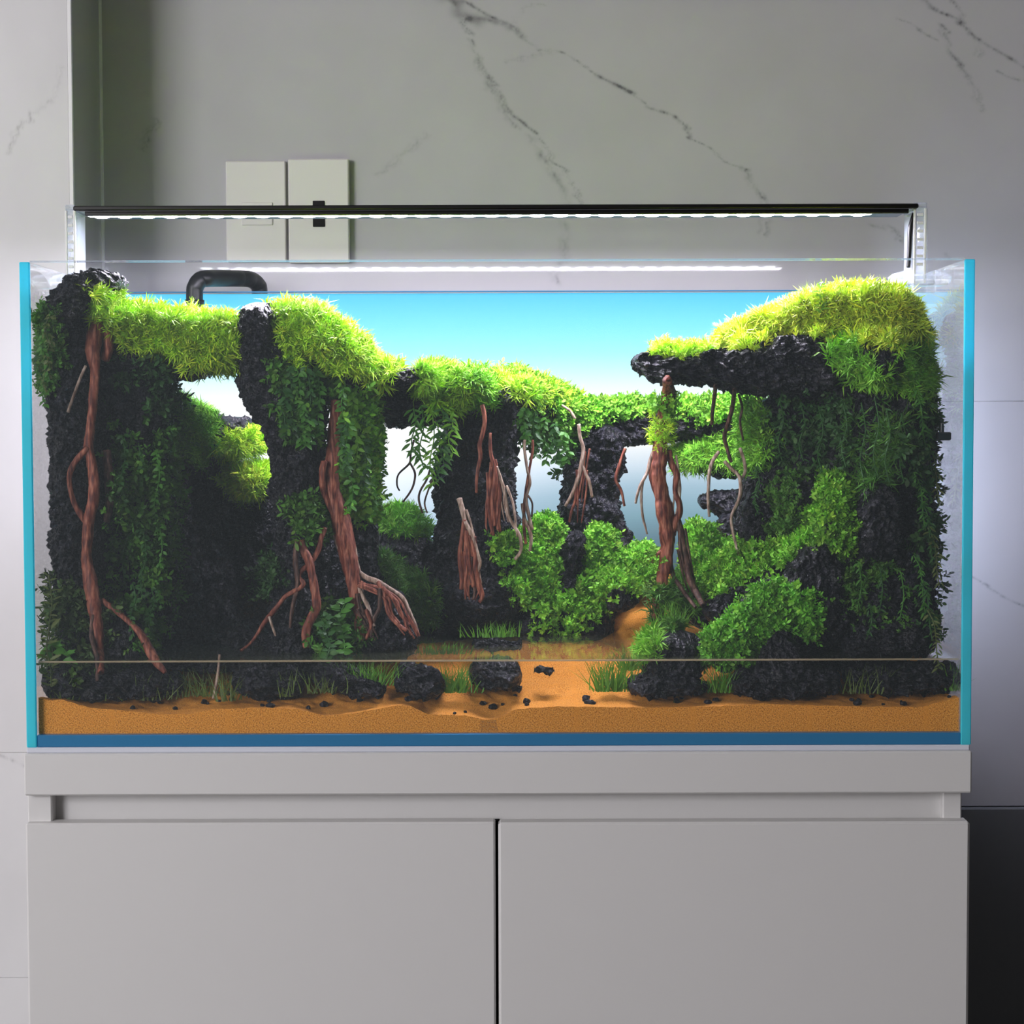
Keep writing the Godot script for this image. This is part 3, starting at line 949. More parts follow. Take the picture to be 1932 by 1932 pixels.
func build_rocks():
	# left tower and arch
	rock("tall black stone tower standing against the tank side, capped with layered rock", 1, 0.8, [[150, 545, .135, 40, .05], [148, 600, .13, 55, .06], [150, 700, .125, 58, .065], [158, 850, .12, 58, .065], [163, 1000, .12, 58, .065], [170, 1150, .115, 58, .065], [175, 1310, .115, 66, .07]])
	rock("layered black slate cap tilted on top of the stone tower by the tank side", 2, 0.7, [[106, 625, .07, 18, .03], [124, 588, .062, 36, .045], [156, 550, .07, 38, .05], [196, 530, .085, 22, .045], [235, 540, .1, 14, .03]], 0.009)
	rock("moss-hung stone column between the black tower and the dark cave", 3, 0.8, [[255, 670, .15, 62, .05], [258, 800, .15, 66, .05], [262, 950, .15, 66, .05], [265, 1100, .15, 66, .05], [268, 1300, .145, 72, .06]])
	rock("stone lintel bridging the black tower and the second column", 4, 0.75, [[185, 645, .15, 72, .06], [270, 655, .15, 64, .07], [350, 662, .16, 58, .07], [420, 655, .16, 50, .07], [490, 655, .16, 50, .06]])
	# second column
	rock("thick dark column with a bare knob on top, second from the tank side", 5, 0.75, [[486, 570, .12, 24, .035], [488, 596, .115, 40, .05], [492, 640, .125, 44, .055], [505, 690, .135, 60, .06], [530, 740, .14, 74, .065], [558, 800, .14, 62, .06], [562, 870, .14, 54, .055], [566, 960, .14, 54, .055], [570, 1060, .135, 56, .055], [568, 1150, .13, 60, .06], [572, 1280, .13, 72, .065]])
	rock("rounded stone shoulder under the tallest moss hump of the second column", 6, 0.8, [[520, 625, .15, 44, .05], [580, 635, .15, 48, .06], [635, 670, .155, 46, .06], [680, 715, .16, 38, .05], [715, 730, .17, 34, .04]])
	rock("narrow stone rib covered in leaves beside the red tree trunk", 7, 0.7, [[655, 700, .17, 40, .04], [668, 790, .17, 36, .04], [670, 880, .175, 34, .04], [668, 960, .18, 32, .04], [690, 1050, .18, 36, .045], [705, 1150, .17, 50, .05], [705, 1230, .16, 55, .05]])
	# cave behind the arch
	rock("low dark rock wall at the back of the cave under the stone arch", 8, 0.9, [[320, 1040, .33, 140, .04], [400, 1060, .33, 150, .05], [480, 1060, .33, 150, .05], [560, 1070, .33, 150, .04], [650, 1110, .34, 120, .04], [730, 1130, .35, 100, .035]])
	rock("slim black pillar inside the cave below the mossy ledge", 9, 0.8, [[395, 850, .27, 45, .035], [392, 950, .27, 44, .035], [388, 1050, .27, 52, .04], [390, 1180, .25, 66, .05], [395, 1240, .24, 75, .05]])
	rock("black side wall of the cave behind the moss-hung column", 10, 0.8, [[330, 760, .24, 30, .035], [325, 880, .23, 42, .04], [330, 1000, .23, 44, .04], [335, 1120, .22, 52, .045], [340, 1240, .2, 60, .05]])
	rock("mossy stone ledge seen through the opening of the arch", 11, 0.7, [[318, 795, .25, 24, .03], [365, 815, .26, 40, .04], [420, 822, .27, 44, .045], [490, 826, .28, 42, .04]])
	rock("lower mossy stone step under the ledge in the arch opening", 12, 0.6, [[435, 915, .27, 14, .02], [470, 915, .27, 26, .03], [520, 915, .27, 24, .03]])
	rock("dark rubble mound at the foot of the cave", 13, 1.0, [[310, 1225, .2, 26, .05], [400, 1212, .2, 34, .06], [480, 1205, .19, 36, .06], [560, 1225, .18, 26, .05]])
	rock("low black rubble lying just under the water before the cave", 57, 0.9, [[290, 1240, .1, 16, .03], [360, 1244, .11, 22, .045], [440, 1243, .11, 22, .05], [520, 1244, .1, 20, .045], [600, 1246, .1, 14, .03]])
	# bridge and middle columns
	rock("dark overhanging block of the bridge just past the red trunk", 14, 0.75, [[660, 735, 0.24, 32, 0.045], [720, 748, 0.24, 52, 0.055], [775, 752, 0.24, 56, 0.06], [830, 750, 0.245, 54, 0.055], [880, 750, 0.25, 46, 0.05]])
	rock("broad black column in the middle of the bridge with red root bundles on it", 15, 0.8, [[905, 715, 0.285, 46, 0.045], [912, 765, 0.285, 74, 0.055], [906, 830, 0.29, 76, 0.055], [898, 900, 0.29, 80, 0.055], [900, 980, 0.285, 82, 0.055], [908, 1060, 0.28, 84, 0.06], [905, 1130, 0.27, 92, 0.065], [905, 1200, 0.265, 100, 0.07]])
	rock("grey-topped stone sloping away behind the middle column of the bridge", 16, 0.8, [[930, 742, 0.285, 28, 0.04], [985, 755, 0.305, 40, 0.045], [1040, 790, 0.325, 56, 0.05], [1075, 815, 0.345, 50, 0.045]])
	rock("knobbly grey column with pale roots, standing free near the bright opening", 17, 0.95, [[1150, 800, 0.35, 34, 0.035], [1140, 845, 0.35, 48, 0.04], [1120, 885, 0.355, 56, 0.04], [1110, 930, 0.355, 58, 0.04], [1112, 990, 0.355, 70, 0.045], [1128, 1050, 0.345, 70, 0.045], [1130, 1110, 0.335, 60, 0.045], [1130, 1170, 0.325, 62, 0.05]])
	rock("far mossy span of the bridge reaching back to the overhang", 18, 0.75, [[1070, 805, 0.35, 36, 0.035], [1130, 800, 0.37, 36, 0.035], [1190, 806, 0.38, 42, 0.04], [1250, 803, 0.385, 38, 0.04], [1310, 800, 0.385, 34, 0.04], [1380, 795, 0.385, 40, 0.04], [1450, 790, 0.385, 44, 0.05]])
	rock("small mossy shelf below the far end of the bridge", 19, 0.7, [[1282, 872, 0.385, 14, 0.025], [1320, 868, 0.385, 27, 0.035], [1370, 868, 0.385, 36, 0.04], [1430, 870, 0.385, 44, 0.04]])
	rock("flat pinkish stone jutting out towards the tall red tree", 20, 0.6, [[1316, 945, 0.375, 10, 0.02], [1350, 945, 0.375, 24, 0.03], [1400, 950, 0.375, 34, 0.04], [1450, 950, 0.375, 44, 0.04]])
	rock("dark boulder low in the gap between bridge and cliff", 21, 0.8, [[1350, 1010, 0.34, 24, 0.035], [1385, 1000, 0.34, 44, 0.04], [1420, 1010, 0.33, 54, 0.05]])
	# overhang and cliff on the right
	rock("long black overhanging slab jutting out over the bridge", 22, 1.1, [[1193, 677, .17, 12, .03], [1212, 686, .17, 26, .045], [1270, 694, .17, 33, .055], [1340, 694, .17, 38, .06], [1410, 695, .17, 54, .07], [1480, 690, .165, 68, .075], [1545, 690, .16, 66, .08], [1590, 690, .16, 60, .08]])
	rock("mossy stone crown on top of the big cliff", 23, 0.8, [[1370, 655, .19, 18, .04], [1440, 637, .19, 32, .05], [1520, 615, .18, 44, .065], [1610, 600, .17, 46, .075], [1690, 615, .16, 46, .07], [1735, 650, .16, 34, .05]])
	rock("huge moss-grown cliff filling the side of the tank under the overhang", 24, 0.9, [[1630, 610, 0.17, 80, 0.07], [1640, 700, 0.165, 102, 0.085], [1645, 800, 0.16, 108, 0.09], [1645, 900, 0.15, 110, 0.09], [1645, 1000, 0.14, 112, 0.09], [1645, 1100, 0.13, 114, 0.09], [1645, 1250, 0.12, 118, 0.09]])
	rock("shaded inner face of the cliff behind the hanging roots", 25, 0.9, [[1500, 740, .21, 76, .06], [1490, 820, .22, 80, .06], [1490, 900, .22, 84, .06], [1485, 990, .21, 96, .06], [1480, 1080, .19, 110, .07], [1470, 1200, .17, 130, .08]])
	rock("grey furrowed boulder standing out of the green slope on the cliff", 26, 0.8, [[1524, 1020, .085, 30, .03], [1530, 1055, .075, 54, .045], [1534, 1105, .07, 58, .05], [1552, 1160, .07, 46, .04], [1565, 1215, .075, 40, .035]], 0.002)
	rock("rough dark knob in the middle of the cliff face", 27, 0.8, [[1650, 905, .07, 26, .03], [1655, 955, .06, 46, .04], [1655, 1010, .06, 48, .04], [1650, 1065, .065, 34, .03]])
	rock("black boulder set in the front moss slope just above the water", 28, 0.8, [[1455, 1175, .06, 18, .025], [1462, 1210, .055, 40, .035], [1470, 1245, .05, 52, .04], [1475, 1290, .045, 60, .04]])
	rock("shiny black boulder half out of the water below the tall red tree", 29, 0.7, [[1272, 1186, .08, 24, .025], [1274, 1212, .075, 50, .04], [1268, 1250, .07, 58, .045], [1262, 1290, .06, 62, .045]])
	rock("dark rubble ridge across the slope between the red tree and the grey boulder", 30, 0.9, [[1330, 1165, .14, 26, .04], [1375, 1135, .14, 36, .045], [1430, 1110, .14, 38, .045], [1480, 1085, .14, 34, .04]])
	rock("small grainy boulder at the edge of the sand path", 31, 0.9, [[1160, 1085, .225, 16, .02], [1168, 1115, .215, 30, .03], [1174, 1155, .21, 40, .035]])
	rock("black boulder pile at the foot of the middle column", 32, 0.9, [[870, 1150, 0.22, 28, 0.04], [930, 1130, 0.23, 42, 0.045], [985, 1150, 0.24, 38, 0.04]])
	rock("small dark stone where the moss slope meets the water", 33, 0.8, [[1000, 1175, 0.25, 16, 0.02], [1035, 1170, 0.255, 24, 0.03], [1075, 1180, 0.26, 16, 0.02]])
	rock("rough dark crag under the moss cap of the cliff", 59, 1.0, [[1600, 655, .1, 26, .03], [1650, 680, .085, 44, .045], [1700, 700, .085, 36, .04]])
	rock("black hollow-sided rock below the feathery moss of the cliff", 60, 1.0, [[1690, 780, .085, 26, .03], [1690, 840, .075, 40, .035], [1700, 900, .075, 36, .035]])
	rock("tall grey rib on the shaded inner face of the cliff", 61, 0.9, [[1530, 850, .14, 20, .025], [1520, 900, .13, 36, .035], [1505, 960, .13, 34, .035], [1490, 1010, .13, 24, .03]])
	rock("blue-grey rock beside the far pale root", 62, 0.8, [[1425, 900, .2, 22, .03], [1420, 960, .19, 38, .04], [1415, 1030, .19, 40, .04]])
	rock("dark foot of the grey column showing between two green mounds", 64, 0.9, [[1092, 1000, .262, 26, .025], [1082, 1050, .255, 24, .025], [1078, 1100, .25, 22, .025], [1070, 1130, .25, 14, .02]])
	rock("bare grey-topped stone lying on the start of the bridge", 65, 0.6, [[716, 722, .165, 14, .025], [745, 716, .16, 22, .04], [785, 714, .16, 22, .04], [806, 722, .17, 14, .03]])
	rock("small bare stone showing between moss drape and moss ribbon", 66, 0.6, [[862, 735, .195, 16, .03], [885, 724, .19, 24, .035], [900, 745, .195, 20, .03]])
	rock("bare grey stone edge under the grassy strip of the bridge", 67, 0.6, [[945, 752, .215, 14, .025], [978, 748, .215, 22, .035], [1012, 762, .22, 16, .03]])
	rock("dark stone closing the gap under the grey boulder", 63, 0.9, [[1500, 1230, .13, 34, .04], [1570, 1225, .13, 40, .05], [1640, 1230, .13, 34, .04]])
	rock("ragged dark ledge along the waterline at the foot of the cliff", 34, 0.9, [[1590, 1225, .05, 26, .03], [1650, 1205, .055, 34, .04], [1710, 1200, .06, 36, .045], [1765, 1205, .07, 34, .04]])
	rock("lower cliff bulge under the dark knob", 35, 0.9, [[1600, 1100, .08, 40, .04], [1650, 1130, .075, 58, .045], [1710, 1150, .075, 52, .04]])
	# slopes carrying the moss
	rock("steep mossy mound rising behind the middle column", 36, 0.6, [[1035, 985, .32, 20, .025], [1030, 1030, .305, 40, .03], [1020, 1090, .285, 62, .04], [1035, 1150, .265, 80, .045], [1050, 1215, .25, 100, .05]])
	rock("mossy mound in front of the grey column", 37, 0.5, [[1132, 1010, .3, 16, .02], [1132, 1050, .29, 28, .025], [1120, 1100, .28, 46, .03], [1100, 1150, .265, 66, .04], [1085, 1215, .25, 90, .045]])
	rock("small mossy mound beside the top of the sand path", 38, 0.5, [[1215, 1040, 0.32, 14, 0.02], [1208, 1070, 0.31, 30, 0.03], [1205, 1110, 0.29, 36, 0.03]])
	rock("dark slope stones behind the leaning roots", 39, 0.9, [[720, 985, 0.345, 34, 0.03], [750, 1030, 0.315, 62, 0.045], [770, 1090, 0.295, 90, 0.05], [780, 1150, 0.275, 110, 0.055], [790, 1260, 0.255, 120, 0.05]])
	rock("root-wrapped stone at the water in front of the second column", 40, 0.8, [[742, 1110, .13, 20, .025], [735, 1150, .12, 40, .035], [735, 1200, .12, 58, .04], [735, 1250, .12, 64, .04]])
	rock("mossy slope stone behind the tall red tree", 41, 0.6, [[1310, 1000, 0.27, 22, 0.03], [1320, 1050, 0.25, 44, 0.04], [1340, 1110, 0.22, 56, 0.045], [1330, 1190, 0.18, 60, 0.05]])
	rock("moss-covered slope running up to the grey boulder", 42, 0.6, [[1340, 1100, .17, 22, .03], [1400, 1075, .17, 38, .04], [1460, 1045, .17, 36, .04], [1520, 1010, .165, 34, .04]])
	rock("moss-covered front slope reaching down to the water", 43, 0.6, [[1335, 1250, .075, 30, .035], [1385, 1210, .08, 52, .045], [1440, 1165, .09, 56, .05], [1510, 1145, .095, 60, .05], [1570, 1200, .09, 70, .055]])
	rock("tall mossy spur on the cliff above the grey boulder", 44, 0.6, [[1575, 900, .09, 16, .02], [1575, 950, .085, 28, .025], [1570, 1000, .085, 38, .03], [1585, 1050, .08, 30, .03]])
	rock("dark hump at the foot of the stone tower beside the slanting root", 45, 0.8, [[225, 1150, .08, 20, .025], [235, 1190, .075, 40, .035], [240, 1250, .07, 54, .04]])
	# stones under water along the front
	var low := [["flat dark stone under water at the foot of the black tower", 46, [[80, 1280, .045, 30, .03], [150, 1285, .05, 40, .04], [225, 1288, .05, 36, .04], [300, 1290, .05, 30, .035], [350, 1296, .05, 16, .02]]],
		["dark stone under water below the slender thin roots", 47, [[440, 1290, .05, 24, .03], [480, 1284, .05, 38, .035], [530, 1286, .055, 36, .035], [575, 1292, .05, 20, .025]]],
		["long low stone under water with green blades behind", 48, [[585, 1262, .06, 24, .03], [640, 1276, .055, 34, .035], [690, 1292, .05, 28, .03], [728, 1306, .045, 18, .02]]],
		["dark rounded stone under water between two green tufts", 49, [[744, 1268, .06, 26, .03], [776, 1280, .055, 34, .04], [812, 1288, .05, 32, .04], [842, 1298, .05, 16, .02]]],
		["smooth grey-brown stone under water at the edge of the open sand", 50, [[884, 1262, .07, 18, .03], [915, 1272, .065, 32, .04], [955, 1276, .06, 28, .04], [985, 1272, .065, 22, .03]]],
		["small round stone under water on the open sand", 51, [[962, 1293, .045, 12, .014], [985, 1298, .045, 18, .016]]],
		["small flat stone under water in the middle of the open sand", 58, [[1008, 1262, .06, 14, .014], [1046, 1266, .06, 12, .014]]],
		["black jagged stone under water below the shiny boulder", 52, [[1180, 1294, .05, 16, .025], [1240, 1288, .045, 32, .035], [1300, 1290, .045, 24, .03], [1335, 1298, .045, 12, .02]]],
		["long black stone under water at the foot of the front slope", 53, [[1375, 1294, .045, 24, .03], [1440, 1284, .04, 38, .03], [1510, 1284, .04, 34, .03], [1585, 1280, .045, 24, .03]]],
		["dark stone under water at the foot of the cliff", 54, [[1590, 1275, .06, 26, .035], [1680, 1280, .055, 36, .04], [1760, 1276, .06, 34, .035], [1810, 1276, .06, 26, .03]]],
		["small black block on the sand at the foot of the cliff", 55, [[1686, 1303, .03, 14, .014], [1715, 1303, .03, 14, .014]]],
		["flat dark stone just under the surface in the middle of the pool", 56, [[890, 1214, .14, 10, .02], [930, 1216, .14, 16, .025], [985, 1218, .14, 10, .02]]]]
	for r in low: rock(r[0], r[1], 0.9, r[2], 0.0, "submerged_stone")

# ---------------------------------------------------------------- driftwood and roots

func tube(rows: Array, sides: int, rough: float, turn_step := 0.0) -> Array:   # rows of [pixel x, pixel y, depth, radius in pixels]
	var sm := curve(rows, 5.0)
	var n := sm.size()
	var c := PackedVector3Array()
	for r in sm: c.append(W(r[0], r[1], r[2]))
	var rings := []
	var e1 := Vector3(1, 0, 0)
	for i in n:
		var tg := (c[mini(i + 1, n - 1)] - c[maxi(i - 1, 0)]).normalized()
		if i == 0 and absf(tg.x) > 0.9: e1 = Vector3(0, 1, 0)
		e1 = (e1 - tg * e1.dot(tg)).normalized()
		var e2 := e1.cross(tg)
		var r: float = sm[i][3] * mpp(sm[i][2])
		var ring := PackedVector3Array()
		for j in sides:
			var th := TAU * j / sides
			var dir := e1 * cos(th) + e2 * sin(th)
			var k := 1.0
			if rough > 0.0: k += rough * (n_mid.get_noise_3dv(c[i] * 1.4 + dir * 0.004) * 0.5 + 0.35 * sin(th * 3.0 + c[i].y * 60.0))
			ring.append(c[i] + dir * r * k)
		if i == 0:
			var tip := PackedVector3Array()
			for j in sides: tip.append(c[0] - tg * r * 0.25)
			rings.append(tip)
		rings.append(ring)
		if i == n - 1:
			var tip := PackedVector3Array()
			for j in sides: tip.append(c[n - 1] + tg * r * 0.25)
			rings.append(tip)
	return skin(rings, sides)

func settle(pts: Array, lift: float, free: float) -> Array:   # give a wood line a depth: resting on whatever is behind it
	var out := []
	var ds := []
	for p in pts:
		var d := surface_d(p[0], p[1], 1)
		ds.append(minf(d - lift, free))
	for i in pts.size():
		var s := 0.0
		var w := 0.0
		for k in range(maxi(0, i - 2), mini(pts.size(), i + 3)):
			s += ds[k]
			w += 1.0
		out.append([pts[i][0], pts[i][1], maxf(0.016, minf(s / w, ds[i] + 0.004)), pts[i][2]])
	return out

func driftwood(label: String, category: String, material: String, free: float, branches: Array, called := "driftwood", lift := 0.004, rough := 0.3):
	# branches: [part name, [[pixel x, pixel y, radius in pixels], ...], optional material]
	var meshes := []
	for b in branches:
		var t := tube(settle(b[1], lift, free), 10 if b[1][0][2] > 6 else 6, rough)
		meshes.append(t)
	var base := base_of(meshes[0][0])
	var o := thing(called, base, label, category)
	for i in branches.size():
		var b: Array = branches[i]
		part(b[0], o, mesh_of(shifted(meshes[i][0], -base), meshes[i][1], meshes[i][2]), M[b[2] if b.size() > 2 else material], Vector3.ZERO)
		if b[1][0][2] > 5: remember(meshes[i][0], meshes[i][1], label)

func strands(n: int, line: Array, spread: float, radius: float, sd: int, material := "") -> Array:   # fine roots wandering along a line
	var r := RandomNumberGenerator.new()
	r.seed = sd
	var out := []
	for i in n:
		var off := r.randf_range(-1, 1) * spread
		var from := r.randi_range(0, maxi(0, line.size() / 3))
		var to := line.size() - r.randi_range(0, maxi(0, line.size() / 4))
		var row := []
		for k in range(from, maxi(to, from + 3)):
			if k >= line.size(): break
			off += r.randfn(0, spread * 0.35)
			off = clampf(off, -spread * 1.2, spread * 1.2)
			row.append([line[k][0] + off, line[k][1] + r.randf_range(-4, 4), radius * r.randf_range(0.7, 1.25)])
		if row.size() < 2: continue
		row[-1][2] *= 0.5
		out.append(["root", row, material] if material else ["root", row])
	return out

func build_driftwood():
	driftwood("long red-brown trunk climbing the black tower by the tank side", "driftwood", "red_wood", .1, [
		["trunk", [[186, 600, 9], [180, 625, 14], [176, 660, 14], [180, 700, 9], [176, 750, 8], [171, 800, 8], [167, 845, 9], [173, 870, 9], [178, 911, 10], [175, 948, 10], [166, 985, 10], [165, 1012, 10], [163, 1050, 9], [170, 1090, 13], [176, 1130, 13], [182, 1180, 11], [188, 1230, 8], [190, 1268, 6]]],
		["trunk_stub", [[199, 594, 9], [201, 620, 10], [204, 655, 10], [198, 680, 9]]],
		["branch", [[166, 845, 6], [150, 862, 6], [135, 885, 5.5], [131, 910, 5], [138, 945, 5], [150, 968, 6], [162, 985, 6]]],
		["branch", [[200, 850, 9], [206, 900, 9], [206, 950, 8], [200, 985, 7]], "dark_root"],
		["root", [[192, 1132, 5], [215, 1150, 5], [236, 1167, 5], [258, 1188, 6], [272, 1206, 8], [286, 1234, 9], [299, 1253, 7], [312, 1268, 4]]],
		["root", [[176, 1160, 5], [172, 1200, 4], [182, 1240, 4], [184, 1285, 3]], "dark_root"],
		["twig", [[162, 690, 2.6], [152, 712, 2.6], [143, 735, 2.6], [134, 760, 2.6], [128, 778, 3.2]], "pale_root"]])
	driftwood("tall red trunk with spreading roots on the second column", "driftwood", "red_wood", .105, [
		["trunk", [[634, 755, 9], [631, 800, 11], [629, 850, 12], [626, 890, 13], [628, 930, 14], [640, 975, 17], [651, 1020, 18], [663, 1070, 15], [669, 1116, 12], [672, 1145, 9], [680, 1172, 7], [687, 1208, 5]]],
		["root", [[612, 870, 6], [608, 900, 6], [612, 930, 6], [628, 965, 7], [640, 990, 6]]],
		["root", [[630, 1005, 4], [640, 1035, 4.5], [655, 1058, 4], [660, 1080, 3.5]], "pale_root"],
		["root", [[666, 1058, 5], [676, 1078, 5], [692, 1090, 5], [713, 1098, 5.5], [736, 1112, 4.5], [759, 1128, 4.5], [773, 1156, 3.5], [783, 1178, 3], [790, 1200, 2.5]], "pale_root"],
		["root", [[713, 1098, 4.5], [725, 1120, 4.5], [733, 1156, 4.5], [748, 1176, 4], [767, 1190, 3.5]]],
		["root", [[722, 1108, 4], [742, 1130, 4], [752, 1150, 3.5], [772, 1180, 3]]],
		["root", [[673, 1100, 4], [683, 1122, 4], [694, 1145, 4], [700, 1165, 3.5], [706, 1182, 3]], "pale_root"],
		["root", [[668, 1120, 5], [676, 1150, 5], [672, 1175, 4.5], [676, 1205, 3]]],
		["root", [[690, 1150, 4], [700, 1180, 4], [690, 1206, 3]]],
		["root", [[716, 1110, 3.5], [716, 1145, 4], [705, 1170, 4], [700, 1200, 3]], "dark_root"]] + strands(7, [[672, 1090], [690, 1102], [715, 1112], [738, 1132], [752, 1155], [766, 1178], [776, 1202]], 13, 2.6, 3) + strands(5, [[668, 1120], [676, 1150], [690, 1175], [704, 1205]], 12, 2.6, 4, "dark_root") + strands(4, [[640, 960], [648, 1000], [658, 1045], [668, 1090], [672, 1130]], 13, 3.2, 5, "pale_root"))
	driftwood("twisted brown trunk with a crossing branch at the foot of the second column", "driftwood", "red_wood", .12, [
		["trunk", [[566, 1020, 8], [574, 1040, 8], [583, 1056, 8], [588, 1078, 7.5], [593, 1105, 8], [597, 1140, 8], [590, 1160, 8], [580, 1180, 8], [576, 1200, 8], [578, 1222, 6]]],
		["branch", [[613, 996, 4.5], [606, 1016, 4.5], [599, 1042, 5], [584, 1064, 5], [568, 1078, 5], [564, 1090, 5], [573, 1102, 5], [558, 1114, 4.5], [538, 1126, 4], [522, 1146, 4.5], [508, 1163, 5], [495, 1180, 4], [485, 1197, 3], [472, 1214, 2.5], [455, 1228, 2.5]]],
		["root", [[560, 1020, 4.5], [558, 1060, 5], [562, 1100, 5], [554, 1135, 4], [549, 1165, 3.5], [547, 1185, 3]], "dark_root"],
		["root", [[508, 1163, 2.6], [513, 1180, 2.4], [520, 1200, 2]], "pale_root"]])
	driftwood("reddish root bundle running down the upper part of the middle column", "root", "red_wood", .16, [
		["root", [[909, 764, 4], [913, 780, 4], [914, 798, 4], [910, 820, 4], [905, 840, 4], [907, 862, 4], [902, 885, 3.2], [899, 910, 3], [899, 930, 2.5]]],
		["root", [[925, 817, 2.5], [925, 840, 3], [927, 860, 3.5], [933, 880, 5], [935, 905, 7], [931, 936, 8], [931, 965, 7], [934, 992, 5]]],
		["root", [[936, 880, 3.5], [946, 908, 3.5], [952, 930, 3], [955, 948, 3], [960, 975, 3], [972, 996, 3], [982, 1014, 3.2], [983, 1038, 3], [972, 1056, 3]], "pale_root"],
		["root", [[928, 880, 4], [925, 910, 5], [922, 945, 5], [926, 985, 4], [931, 1010, 3]]],
		["root", [[940, 905, 4], [943, 940, 4], [938, 975, 4], [940, 1000, 3]]]] + strands(9, [[930, 870], [933, 895], [931, 920], [930, 950], [930, 980], [932, 1005]], 11, 2.4, 6) + strands(4, [[938, 890], [950, 920], [956, 950], [962, 985], [968, 1015]], 9, 2.0, 7, "pale_root"), "root_bundle")
	driftwood("deep red root fan on the lower middle column above the water", "root", "red_wood", .15, [
		["root", [[866, 940, 5], [872, 962, 5], [878, 985, 5], [890, 1008, 5], [899, 1040, 4.5], [905, 1062, 4], [900, 1080, 3.5]], "pale_root"],
		["root", [[877, 980, 5], [874, 1005, 5], [869, 1035, 4.5], [869, 1065, 4.5], [872, 1090, 4.5], [870, 1112, 3.5]]],
		["root", [[880, 1000, 5], [881, 1030, 6], [884, 1060, 6], [890, 1085, 5.5], [894, 1108, 4]]],
		["root", [[886, 1010, 4.5], [895, 1040, 5], [897, 1070, 5.5], [903, 1100, 5], [910, 1124, 4], [904, 1136, 3.5]]],
		["root", [[876, 1040, 4], [880, 1075, 5], [878, 1100, 4], [884, 1125, 3]]],
		["root", [[890, 1050, 4], [888, 1085, 4], [896, 1115, 3.5], [892, 1132, 3]], "dark_root"]] + strands(9, [[876, 985], [880, 1015], [884, 1045], [888, 1075], [892, 1105], [894, 1130]], 13, 2.6, 8) + strands(3, [[872, 960], [880, 1000], [893, 1050], [902, 1100]], 9, 2.2, 9, "pale_root"), "root_bundle")
	driftwood("forked tan roots clinging to the knobbly grey column", "root", "pale_root", .22, [
		["root", [[1092, 800, 3], [1094, 822, 3], [1101, 848, 3.5], [1098, 874, 4.5], [1090, 905, 4], [1080, 931, 3.5], [1066, 955, 2.6]]],
		["root", [[1098, 876, 3.2], [1106, 896, 3.2], [1112, 910, 3], [1117, 938, 2.4]]],
		["root", [[1086, 915, 3.2], [1086, 940, 3], [1078, 965, 2.6], [1074, 985, 2]], "red_wood"],
		["root", [[1180, 846, 3], [1173, 865, 3], [1168, 882, 3.4], [1162, 905, 3], [1172, 926, 2.6], [1178, 955, 2.2]], "red_wood"],
		["root", [[1085, 790, 2.4], [1075, 775, 2.2], [1060, 765, 2]]]] + strands(4, [[1096, 850], [1094, 885], [1090, 915], [1086, 950], [1084, 985]], 14, 2.0, 10, "red_wood"), "root_bundle")
	driftwood("thin pale roots dangling in the narrow gap beside the middle column", "root", "pale_root", .2, [
		["root", [[990, 830, 2.4], [990, 850, 2.6], [995, 885, 2.8], [1000, 911, 2.6], [992, 940, 3.5], [998, 975, 3.5], [1004, 1000, 3]]],
		["root", [[1005, 830, 2.2], [1005, 850, 2.4], [1000, 880, 2.4], [995, 908, 2.6], [990, 944, 3], [988, 985, 3], [992, 1026, 2.6]], "red_wood"],
		["root", [[996, 935, 2], [1004, 950, 1.8], [1003, 975, 1.8]], "dark_root"],
		["root", [[985, 950, 3], [990, 980, 3.4], [1002, 1010, 3.4], [1000, 1040, 2.6]]]], "root_bundle")
	driftwood("fine dark twigs hanging in the white opening of the bridge", "root", "dark_root", .18, [
		["twig", [[781, 830, 2], [775, 856, 2], [773, 874, 2], [752, 895, 1.6], [749, 915, 1.6], [754, 926, 1.4]]],
		["twig", [[774, 874, 2], [783, 893, 2], [780, 915, 1.9], [772, 931, 1.8], [760, 947, 1.6]]],
		["twig", [[812, 885, 2], [805, 905, 2], [793, 926, 2], [790, 943, 2], [797, 968, 1.8]]],
		["twig", [[818, 900, 1.8], [806, 930, 1.6], [801, 950, 1.6], [806, 968, 1.4]]]], "hanging_twigs")
